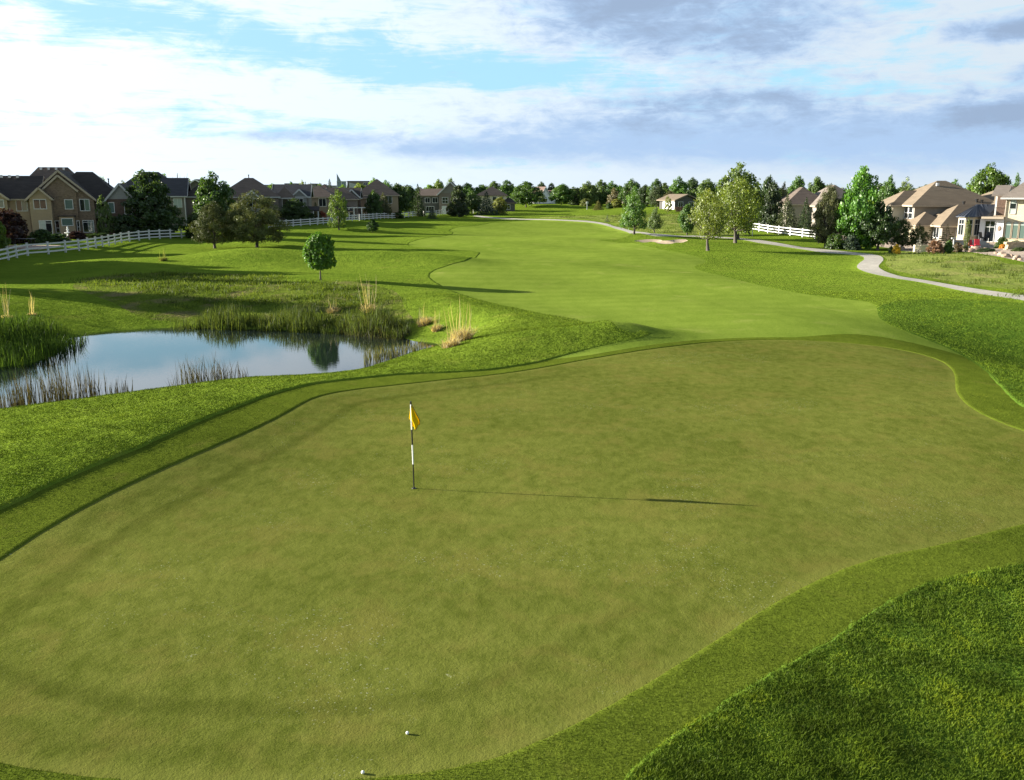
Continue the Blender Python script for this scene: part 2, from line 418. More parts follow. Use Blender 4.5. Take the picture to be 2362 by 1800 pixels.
GREEN = spline(dp([(-60, 1245), (0, 1205), (100, 1140), (200, 1083), (300, 1033), (400, 988), (500, 945), (560, 918), (610, 893), (650, 870), (690, 853), (760, 840), (860, 829),
                   (960, 818), (1060, 808), (1150, 795), (1250, 777), (1350, 760), (1450, 746), (1550, 736), (1650, 732), (1750, 734), (1850, 741), (1920, 750), (1990, 765),
                   (2030, 780), (2051, 797), (2058, 818), (2060, 842), (2078, 867), (2115, 892), (2160, 912), (2205, 928), (2330, 960), (2400, 1010), (2380, 1075), (2290, 1110),
                   (2205, 1130), (2100, 1155), (2000, 1180), (1900, 1200), (1820, 1226), (1740, 1262), (1650, 1312), (1560, 1370), (1450, 1440), (1330, 1512), (1180, 1590),
                   (1050, 1638), (900, 1668), (700, 1684), (450, 1690), (200, 1676), (80, 1660), (0, 1645), (-150, 1610), (-330, 1500), (-260, 1380)]), True, stp(0.014))
SHORT = spline(dp([(-150, 1175), (-60, 1130), (0, 1100), (100, 1052), (200, 1007), (300, 966), (400, 921), (500, 881), (600, 846), (700, 825), (860, 808), (960, 804), (1060, 797), (1150, 783),
                   (1220, 765), (1290, 747), (1360, 733), (1395, 724), (1401, 718), (1385, 714), (1330, 708), (1250, 693), (1150, 674), (1050, 652), (965, 624), (928, 602), (924, 592), (940, 581),
                   (975, 569), (1010, 558), (1030, 549), (1031, 544), (1012, 541), (965, 538), (900, 533), (878, 526), (900, 517), (955, 509), (975, 503), (968, 497), (985, 490), (1040, 484), (1105, 478), (1160, 473),
                   (1280, 473), (1345, 487), (1370, 500), (1350, 510), (1290, 517), (1330, 523), (1420, 537), (1500, 553), (1520, 564), (1497, 574), (1505, 582), (1560, 596), (1640, 616), (1720, 632), (1800, 643),
                   (1868, 651), (1890, 664), (1893, 682), (1920, 702), (1990, 730), (2060, 760), (2110, 790), (2150, 828), (2190, 868), (2240, 890), (2400, 930), (2560, 1000), (2560, 1110), (2350, 1180),
                   (2205, 1218), (2100, 1236), (2000, 1260), (1930, 1292), (1850, 1342), (1760, 1402), (1650, 1463), (1540, 1532), (1450, 1592), (1380, 1650), (1310, 1720), (1200, 1800), (900, 1860),
                   (300, 1860), (-200, 1780), (-520, 1560), (-420, 1330)]), True, stp(0.012))
PATH_L = [(2420, 703), (2362, 695), (2150, 657.6), (2070, 644), (2015, 633.5), (1985, 624), (1976, 616), (1983, 607), (1993, 599), (1992, 594), (1982, 590), (1930, 586), (1880, 581), (1790, 567), (1720, 555.5),
          (1660, 550), (1600, 547), (1545, 546), (1480, 540), (1440, 534), (1415, 527), (1390, 519), (1350, 513), (1300, 510), (1200, 507.5), (1130, 504), (1090, 499)]
PATH_R = [(1100, 497), (1135, 501.5), (1200, 505), (1300, 507.5), (1355, 510), (1400, 516.5), (1424, 524), (1450, 531), (1490, 537), (1545, 542.5), (1600, 544), (1660, 547), (1725, 551.5), (1800, 562),
          (1890, 575), (1960, 582), (1994, 585.5), (2027, 590), (2038, 598), (2033, 607), (2027, 616), (2040, 626), (2060, 633.5), (2085, 640), (2150, 650), (2362, 681.6), (2420, 690)]
PATH = np.vstack([spline([hit(*p) for p in PATH_L], False, stp(0.012)), spline([hit(*p) for p in PATH_R], False, stp(0.012))])
BUNK_R = spline([hit(*p) for p in [(1462, 556), (1490, 553.5), (1522, 553.5), (1528, 556.5), (1545, 555.5), (1582, 553.5), (1586, 556), (1560, 561), (1520, 563), (1480, 560)]], True, stp(0.006))
BUNK_L = spline([(-14.5, 94.6), (-12, 93.4), (-9.0, 93.3), (-7.2, 94.0), (-6.9, 95.0), (-9, 96), (-12.5, 95.9)], True, 0.5)
BED_R = spline([hit(*p) for p in [(1905, 552), (1960, 556), (2000, 562), (2045, 572), (2075, 579), (2120, 581.5), (2230, 582), (2286, 590), (2362, 605), (2440, 616)]] + [(80, 92), (88, 150), (60, 150), (50, 140)], True, 1.0)
MEADOW_R = spline([hit(*p) for p in [(2035, 588), (2046, 598), (2042, 607), (2050, 618), (2100, 633), (2362, 672), (2440, 684)]] + [(78, 60), (84, 96)] + [hit(*p) for p in [(2420, 612), (2286, 592.5), (2230, 584.5), (2120, 584), (2075, 582)]], True, 1.0)
MEADOW_M = spline([hit(*p) for p in [(1440, 529), (1480, 534.5), (1545, 540), (1620, 542), (1700, 546), (1740, 546), (1690, 530), (1620, 515), (1600, 497), (1520, 494), (1400, 497), (1290, 500), (1240, 503), (1340, 507), (1402, 513)]], True, 2.5)

DARK_R = spline(dp([(1888, 664), (1950, 648), (2060, 646), (2205, 655), (2330, 672), (2600, 760), (2700, 960), (2300, 930), (2180, 866), (2100, 790), (1985, 732), (1900, 690)]), True, 1.0)
UNMOWN = spline([hit(*p) for p in [(215, 640), (400, 630), (560, 634), (640, 645), (700, 655), (800, 650), (905, 672), (935, 715), (955, 745), (930, 770), (850, 764), (640, 755), (430, 748), (330, 735), (260, 700), (170, 665)]], True, 1.0)


def darkgrass(x, y): return inside(DARK_R, x, y) | ((y < 22) & (x > -2))


def sheet(name, verts, faces, mat, parent=None):
    me = bpy.data.meshes.new(name)
    me.from_pydata([tuple(v) for v in verts], [], [tuple(f) for f in faces]); me.update()
    me.polygons.foreach_set('use_smooth', [True] * len(me.polygons))
    me.materials.append(MATS[mat]); o = bpy.data.objects.new(name, me); COL.objects.link(o)
    if parent: o.parent = parent
    return o


STEP = 0.035
GREEN = offset(GREEN, RNG.normal(0, 0.006, len(GREEN))[:, None]); SHORT = offset(SHORT, RNG.normal(0, 0.016, len(SHORT))[:, None])
g_in, g_out = offset(GREEN, -STEP * 0.5), offset(GREEN, STEP * 0.5)
k_in, k_out = offset(SHORT, -STEP), offset(SHORT, STEP)
p_in, p_out = offset(PATH, -0.02), offset(PATH, 0.02)
COLLAR = offset(GREEN, (0.55 + 2.4 * (1 - sstep(GREEN[:, 1], 32, 37) * sstep(GREEN[:, 0], -3, 1) * sstep(-GREEN[:, 0], -17, -13)))[:, None])


def zfull(x, y):
    """ground surface with the height of the cut of each turf"""
    z = zbase(x, y)
    x = np.atleast_1d(np.asarray(x, float)); y = np.atleast_1d(np.asarray(y, float))
    gr = inside(GREEN, x, y); sh = inside(SHORT, x, y); pa = inside(PATH, x, y)
    lip = (1 - sstep(x, -1, 7) * sstep(y, 30, 37)) * (1 - 0.45 * sstep(y, 55, 75))
    add = np.where(sh | gr, 0.017, 0.021 + 0.042 * lip)
    add = np.where(gr, 0.0, add); add = np.where(pa, 0.035, add)
    for B, dep in ((BUNK_R, 0.35), (BUNK_L, 0.35)):
        ib = inside(B, x, y)
        if ib.any():
            dd = dist(B, x[ib], y[ib]); add[ib] = 0.06 - dep * np.clip(dd / 0.8, 0, 1) ** 0.7
    return z + add


def build_ground():
    pts, edges = [], []
    def poly(P, closed=True):
        s = len(pts); pts.extend(map(tuple, P))
        n = len(P); edges.extend((s + i, s + (i + 1) % n) for i in range(n if closed else n - 1))
    for P in (g_in, g_out, k_in, k_out, p_in, p_out, offset(GREEN, 0.11), offset(GREEN, -0.11), offset(SHORT, 0.16), offset(SHORT, -0.16), COLLAR, POND, BUNK_R, BUNK_L, BED_R, MEADOW_R, MEADOW_M, DARK_R, UNMOWN): poly(P)
    grid = []
    d = 4.5
    while d < 420:
        nA = 150 if d < 150 else 110
        for a in np.linspace(-0.72, 0.72, nA): grid.append((d * math.tan(a) + d * 0.002 * math.sin(a * 991 + d), d))
        d *= 1.021 if d < 150 else 1.03
    for yy in (480, 600, 800, 1200, 2500, 7000):
        for xx in np.linspace(-1.4, 1.4, 15): grid.append((xx * yy, yy))
    for yy in (-3000, -300, -60, -15, -5, 0, 2.5):
        for xx in (-3500, -300, -80, -40, -20, -10, -5, 0, 5, 10, 20, 40, 80, 300, 3500): grid.append((xx, yy))
    for yy in range(5, 420, 12):
        for m_ in (1.25, 1.8, 3, 6): grid += [(-m_ * yy - 10, yy), (m_ * yy + 10, yy)]
    g = np.array(grid)
    keep = np.ones(len(g), bool)
    for P in (GREEN, SHORT, PATH): keep &= dist(P, g[:, 0], g[:, 1]) > 0.2
    pts.extend(map(tuple, g[keep]))
    v, e, f, *_ = delaunay_2d_cdt([Vector(p) for p in pts], edges, [], 0, 1e-5)
    V = np.array([(p.x, p.y) for p in v]); z = zfull(V[:, 0], V[:, 1]); V = np.column_stack([V, z])
    T = np.array([t for t in f if len(t) == 3]); c = V[T].mean(1); cx, cy = c[:, 0], c[:, 1]
    zone = np.zeros(len(T), int)
    zone[darkgrass(cx, cy)] = 9; zone[inside(UNMOWN, cx, cy)] = 10
    zone[inside(MEADOW_R, cx, cy) | inside(MEADOW_M, cx, cy)] = 4
    zone[inside(BED_R, cx, cy)] = 7
    sh = inside(k_in, cx, cy); zone[sh] = 1
    zone[inside(COLLAR, cx, cy) & sh] = 2
    zone[inside(g_in, cx, cy)] = 3
    zone[inside(p_in, cx, cy)] = 5
    zone[inside(BUNK_R, cx, cy)] = 6; zone[inside(BUNK_L, cx, cy)] = 8
    for zi, nm, mt in ((0, 'rough_ground', 'rough_turf'), (1, 'fairway', 'fairway_turf'), (2, 'green_fringe', 'collar_turf'), (3, 'putting_green', 'green_turf'),
                       (9, 'rough_ground', 'bluegrass_shade_turf'), (10, 'unmown_bank', 'unmown_turf'), (4, 'meadow', 'meadow_grass'), (5, 'cart_path', 'concrete'), (6, 'sand_bunker', 'sand'), (8, 'sand_bunker', 'sand'), (7, 'garden_bed_ground', 'gravel')):
        t = T[zone == zi]
        u, inv = np.unique(t, return_inverse=True)
        o = sheet(nm, V[u].tolist(), inv.reshape(-1, 3).tolist(), mt); o['kind'] = 'structure'
        if zi == 3:
            at = o.data.attributes.new('edge', 'FLOAT', 'POINT'); at.data.foreach_set('value', dist(GREEN, V[u][:, 0], V[u][:, 1]).astype(np.float32))
    wp = offset(POND, 1.0)
    o = sheet('pond_water', [(x, y, ZW) for x, y in wp], [tuple(range(len(wp)))], 'water'); o['kind'] = 'structure'
    print('ground', len(V), len(T))


build_ground()
sc.cycles.max_bounces = 5; sc.cycles.diffuse_bounces = 2; sc.cycles.glossy_bounces = 3; sc.cycles.transmission_bounces = 3; sc.cycles.transparent_max_bounces = 4


# ------------------------------------------------------------------ object helpers
def tag(o, label, cat, group=None, kind=None):
    o['label'] = label; o['category'] = cat
    if group: o['group'] = group
    if kind: o['kind'] = kind
    return o


def empty(name, loc, rz=0.0):
    o = bpy.data.objects.new(name, None); COL.objects.link(o); o.location = loc; o.rotation_euler = (0, 0, rz); o.empty_display_size = 0.3
    return o


def link(name, me, parent=None, loc=None, scale=None, rot=None, color=None):
    o = bpy.data.objects.new(name, me); COL.objects.link(o)
    if parent: o.parent = parent
    if loc is not None: o.location = loc
    if scale is not None: o.scale = scale
    if rot is not None: o.rotation_euler = rot
    if color: o.color = (color[0], color[1], color[2], 1)
    return o


class MB:
    def __init__(s): s.v = []; s.f = []
    def add(s, v, f):
        k = len(s.v); s.v += [tuple(p) for p in v]; s.f += [tuple(i + k for i in q) for q in f]; return s
    def hexa(s, p):          # eight corners: four below, four above, same order
        return s.add(p, [(3, 2, 1, 0), (4, 5, 6, 7), (0, 1, 5, 4), (1, 2, 6, 5), (2, 3, 7, 6), (3, 0, 4, 7)])
    def box(s, x0, x1, y0, y1, z0, z1):
        return s.hexa([(x0, y0, z0), (x1, y0, z0), (x1, y1, z0), (x0, y1, z0), (x0, y0, z1), (x1, y0, z1), (x1, y1, z1), (x0, y1, z1)])
    def slab(s, pts, t):     # a roof plane with thickness
        n = len(pts); lo = [(p[0], p[1], p[2] - t) for p in pts]
        return s.add(list(pts) + lo, [tuple(range(n)), tuple(range(2 * n - 1, n - 1, -1))] + [(i, i + n, (i + 1) % n + n, (i + 1) % n) for i in range(n)])
    def bar(s, a, b, w, h):  # a beam from a to b, h high, w wide
        a, b = Vector(a), Vector(b); d = (b - a).normalized(); up = Vector((0, 0, 1))
        sd = d.cross(up); sd = sd.normalized() if sd.length > 1e-4 else Vector((1, 0, 0)); up = sd.cross(d)
        sd *= w / 2; up *= h / 2
        return s.hexa([a - sd - up, a + sd - up, b + sd - up, b - sd - up, a - sd + up, a + sd + up, b + sd + up, b - sd + up])
    def tube(s, pts, rad, n=8, cap=True):
        k = len(s.v); rings = []
        for i, p in enumerate(pts):
            p = Vector(p); q0 = Vector(pts[max(i - 1, 0)]); q1 = Vector(pts[min(i + 1, len(pts) - 1)])
            d = (q1 - q0).normalized(); ax = d.cross(Vector((0.31, 0.95, 0.05))).normalized(); ay = d.cross(ax)
            for j in range(n):
                a = 2 * math.pi * j / n; s.v.append(tuple(p + (ax * math.cos(a) + ay * math.sin(a)) * rad[i]))
        for i in range(len(pts) - 1):
            for j in range(n):
                a = k + i * n + j; b_ = k + i * n + (j + 1) % n; s.f.append((a, b_, b_ + n, a + n))
        if cap:
            s.f.append(tuple(k + j for j in range(n))); s.f.append(tuple(k + (len(pts) - 1) * n + j for j in range(n - 1, -1, -1)))
        return s
    def mesh(s, name, mat, smooth=False):
        me = bpy.data.meshes.new(name); me.from_pydata(s.v, [], s.f); me.update()
        if smooth: me.polygons.foreach_set('use_smooth', [True] * len(me.polygons))
        me.materials.append(MATS[mat]); return me
    def build(s, name, mat, parent=None, smooth=False, **kw):
        return link(name, s.mesh(name, mat, smooth), parent, **kw)


def fast_mesh(name, V, Q, mat, tone=None):
    V = np.ascontiguousarray(V, np.float32); Q = np.ascontiguousarray(Q, np.int32); m_, k = Q.shape
    me = bpy.data.meshes.new(name); me.vertices.add(len(V)); me.vertices.foreach_set('co', V.ravel())
    me.loops.add(m_ * k); me.loops.foreach_set('vertex_index', Q.ravel()); me.polygons.add(m_)
    me.polygons.foreach_set('loop_start', np.arange(0, m_ * k, k, dtype=np.int32)); me.update(calc_edges=True)
    if tone is not None:
        a = me.attributes.new('tone', 'FLOAT', 'FACE'); a.data.foreach_set('value', np.ascontiguousarray(tone, np.float32))
    me.materials.append(MATS[mat]); return me


def zg(x, y): return float(zfull(x, y)[0])


# ------------------------------------------------------------------ trees
def leaves(P, size, rng, out=None, aspect=0.6, up=0.3):
    """small four-cornered leaves at the points P, turned at random and a little outwards"""
    n = len(P); a = rng.normal(size=(n, 3))
    if out is not None: a = a * 0.75 + out * 0.8
    a[:, 2] += up; a /= np.linalg.norm(a, axis=1)[:, None]
    t = np.cross(a, rng.normal(size=(n, 3))); t /= np.linalg.norm(t, axis=1)[:, None] + 1e-9
    s = np.cross(a, t); L = (size * rng.uniform(0.6, 1.35, n))[:, None]
    V = np.stack([P - t * L, P + s * L * aspect, P + t * L, P - s * L * aspect], 1).reshape(-1, 3)
    return V, np.arange(4 * n).reshape(n, 4)


def crown(profile, c0, nclump, per, size, seed, rough=0.13, loose=1.0, shell=0.45, aspect=0.6):
    """leaf clumps spread through a crown of given outline; unit height, half-width 0.5"""
    rng = np.random.default_rng(seed)
    t = rng.uniform(0, 1, nclump * 3); r = np.array([profile(v) for v in t])
    k = rng.uniform(0, 1, len(t)) < (r / r.max()) ** 1.2; t, r = t[k][:nclump], r[k][:nclump]
    n = len(t); th = rng.uniform(0, 2 * math.pi, n); rr = r * rng.uniform(0, 1, n) ** shell
    lump = 1 + 0.16 * np.sin(th * 3 + seed) * np.sin(t * 9 + seed) + rng.normal(0, 0.06, n)
    C = np.stack([rr * np.cos(th) * lump * 0.5, rr * np.sin(th) * lump * 0.5, c0 + (1 - c0) * (t * 0.96)], 1)
    ctone = np.clip(rng.normal(0.5, 0.2, n), 0.05, 0.95)
    idx = np.repeat(np.arange(n), per)
    off = rng.normal(size=(len(idx), 3)); off /= np.linalg.norm(off, axis=1)[:, None] + 1e-9
    off *= (rough * loose * rng.uniform(0.2, 1, len(idx)) ** 0.6)[:, None] * np.array([0.75, 0.75, 0.55])
    P = C[idx] + off
    o = P - np.array([0, 0, c0 + (1 - c0) * 0.4]); o /= np.linalg.norm(o, axis=1)[:, None] + 1e-9
    g = 0.5 / np.percentile(np.hypot(P[:, 0], P[:, 1]), 97.5); g3 = np.array([g, g, 1.0]); P = P * g3; C = C * g3
    P[:, 2] *= 0.995 / np.percentile(P[:, 2], 99.5)
    V, Q = leaves(P, size, rng, o, aspect)
    return V, Q, np.clip(ctone[idx] * 0.65 + rng.uniform(0, 0.35, len(idx)), 0, 1), C


def conifer(seed, layers=22, size=0.035, droop=0.35, ragged=0.16, gap=0.0):
    rng = np.random.default_rng(seed); P = []; D = []; T = []
    for i in range(layers):
        t = i / (layers - 1); h = 0.06 + 0.92 * t; R = 0.5 * (1 - t) ** 0.85 * (1 + rng.normal(0, ragged * 0.5)) + 0.015
        nb = int(7 + 8 * (1 - t))
        for j in range(nb):
            if rng.random() < gap: continue
            a = 2 * math.pi * (j + rng.uniform(-0.35, 0.35)) / nb + i; rl = R * (1 + rng.normal(0, ragged)); tone = np.clip(rng.normal(0.45, 0.18), 0, 1)
            m_ = max(4, int(rl / 0.5 * 26))
            for q in rng.uniform(0.12, 1, m_) ** 0.75:
                w = 0.09 * rl * (1.2 - q)
                P.append((math.cos(a) * rl * q + rng.normal(0, w + 0.006), math.sin(a) * rl * q + rng.normal(0, w + 0.006), h - droop * rl * q * (0.6 - 0.25 * q) + rng.normal(0, 0.008)))
                D.append((math.cos(a), math.sin(a), -0.25)); T.append(np.clip(tone + rng.uniform(-0.2, 0.2), 0, 1))
    P, D = np.array(P), np.array(D); n = len(P)
    D = D + rng.normal(0, 0.45, (n, 3)); D /= np.linalg.norm(D, axis=1)[:, None]
    s = np.cross(D, rng.normal(size=(n, 3))); s /= np.linalg.norm(s, axis=1)[:, None] + 1e-9
    L = (size * rng.uniform(0.7, 1.5, n))[:, None]
    V = np.stack([P - D * L * 0.5, P + s * L * 0.28, P + D * L, P - s * L * 0.28], 1).reshape(-1, 3)
    return V, np.arange(4 * n).reshape(n, 4), np.array(T)


def limbs(targets, c0, r0, seed, top=0.85, bend=0.02, fork=None):
    """tapered trunk with limbs that reach into the crown"""
    rng = random.Random(seed); m = MB()
    px, py = 0.0, 0.0; pts = []; n = 7
    for i in range(n):
        t = i / (n - 1); pts.append((px, py, t * top - (0.02 if i == 0 else 0))); px += rng.uniform(-bend, bend); py += rng.uniform(-bend, bend)
    m.tube(pts, [r0 * (1.5 if i == 0 else 1.0) * (1 - 0.85 * i / (n - 1)) for i in range(n)], 8)
    for T in targets:
        h = min(max(c0 * 0.8 + rng.uniform(0, 0.3) * (T[2] - c0), 0.05), top * 0.85)
        k = h / top * (n - 1); i = min(int(k), n - 2); f = k - i
        a = Vector(pts[i]).lerp(Vector(pts[i + 1]), f); b = Vector(T); mid = a.lerp(b, 0.5) + Vector((0, 0, -0.03 * (b - a).length))
        rr = r0 * (1 - 0.85 * h / top) * 0.5
        m.tube([a, mid, b], [rr, rr * 0.6, rr * 0.15], 5, False)
    return m.mesh('trunk', 'bark', True)


def egg(lo, p=0.5):
    return lambda t: max(0.05, (math.sin(math.pi * min(1, (t * (1 - lo) + lo)) ** p)) ** 0.75) if t < 0.999 else 0.05


PROTO = {}


def proto(kind):
    if kind in PROTO: return PROTO[kind]
    k, sd = kind.rstrip('0123456789'), sum(map(ord, kind)) * 7 + int(''.join(ch for ch in kind if ch.isdigit()) or 0) * 131
    pick = lambda C, n: [tuple(C[i]) for i in np.random.default_rng(sd).choice(len(C), n, replace=False)]
    mat = 'leaf'
    if k == 'oval': V, Q, T, C = crown(egg(0.14, 0.85), 0.08, 190, 54, 0.025, sd, 0.13); tr = limbs(pick(C, 8), 0.12, 0.028, sd)
    elif k == 'round': V, Q, T, C = crown(egg(0.06, 0.8), 0.12, 190, 54, 0.025, sd, 0.13); tr = limbs(pick(C, 8), 0.15, 0.026, sd)
    elif k == 'vase': V, Q, T, C = crown(egg(0.14, 1.0), 0.24, 170, 46, 0.018, sd, 0.15, 1.1, 0.4, 0.5); tr = limbs(pick(C, 22), 0.24, 0.024, sd, 0.8)
    elif k == 'column': V, Q, T, C = crown(egg(0.2, 0.7), 0.08, 150, 50, 0.022, sd, 0.09); tr = limbs(pick(C, 6), 0.1, 0.018, sd)
    elif k == 'airy': V, Q, T, C = crown(egg(0.12, 0.5), 0.16, 150, 50, 0.021, sd, 0.11, 1.1); tr = limbs(pick(C, 14), 0.16, 0.020, sd, 0.9)
    elif k == 'cone': V, Q, T, C = crown(lambda t: 0.12 + 0.88 * (1 - t) ** 0.6 if t > 0.15 else 0.75 + t * 1.6, 0.04, 230, 56, 0.024, sd, 0.11); tr = limbs(pick(C, 8), 0.1, 0.024, sd)
    elif k == 'shrub': V, Q, T, C = crown(lambda t: math.sqrt(max(0.03, 1 - (t * 0.98) ** 2.2)), 0.02, 110, 50, 0.044, sd, 0.2); tr = limbs(pick(C, 10), 0.04, 0.03, sd, 0.5)
    elif k == 'lolli': V, Q, T, C = crown(lambda t: math.sqrt(max(0.04, 1 - ((t - 0.42) / 0.585) ** 2)), 0.25, 620, 60, 0.019, sd, 0.065, shell=0.28); tr = limbs(pick(C, 8), 0.24, 0.016, sd, 0.75, 0.004)
    elif k == 'spruce': V, Q, T = conifer(sd, 24, 0.034, 0.4, 0.13); tr = limbs([], 0.1, 0.018, sd, 0.9, 0.003); mat = 'needle'
    elif k == 'sparse': V, Q, T = conifer(sd, 12, 0.04, -0.2, 0.25, 0.25); tr = limbs([], 0.1, 0.02, sd, 0.9, 0.006); mat = 'needle'
    elif k == 'pine':
        V, Q, T, C = crown(egg(0.10, 0.7), 0.13, 190, 80, 0.032, sd, 0.12, 1.0, 0.38, 0.16); tr = limbs(pick(C, 16), 0.15, 0.026, sd, 0.92); mat = 'needle'
    elif k == 'bare':
        rng = np.random.default_rng(sd); C = [(rng.normal(0, 0.2), rng.normal(0, 0.2), rng.uniform(0.5, 1)) for _ in range(40)]
        tr = limbs(C, 0.3, 0.03, sd, 1.0); V, Q, T = leaves(np.array(C)[:12], 0.01, rng) + (np.full(12, 0.5),)
    nm = 'foliage' if k == 'shrub' else 'crown'
    PROTO[kind] = (tr, fast_mesh(nm, V, Q, mat, T), nm)
    return PROTO[kind]


def plant(kind, x0, x1, ytop, ybase, D, tint, name, label, group=None, turn=None, cat=None):
    cxp = (x0 + x1) / 2
    if D is None: x, D = hit(cxp, ybase)
    else: x = xat(cxp, D)
    z = zg(x, D) - 0.04
    h = max(0.4, zat(ytop, D) - z); w = (x1 - x0) / F * (D * CP + 5 * SP)
    tr, cr, nm = proto(kind)
    rz = random.uniform(0, 6.28) if turn is None else turn
    e = empty(name, (x, D, z), rz)
    tag(e, label, cat or ('shrub' if nm == 'foliage' else 'tree'), group)
    link('stem' if nm == 'foliage' else 'trunk', tr, e, scale=(h, h, h) if kind[:4] not in ('shru',) else (w, w, h))
    jit = random.uniform(0.92, 1.08) * 1.35
    link(nm, cr, e, scale=(w, w, h), color=[c * jit for c in tint])
    return e


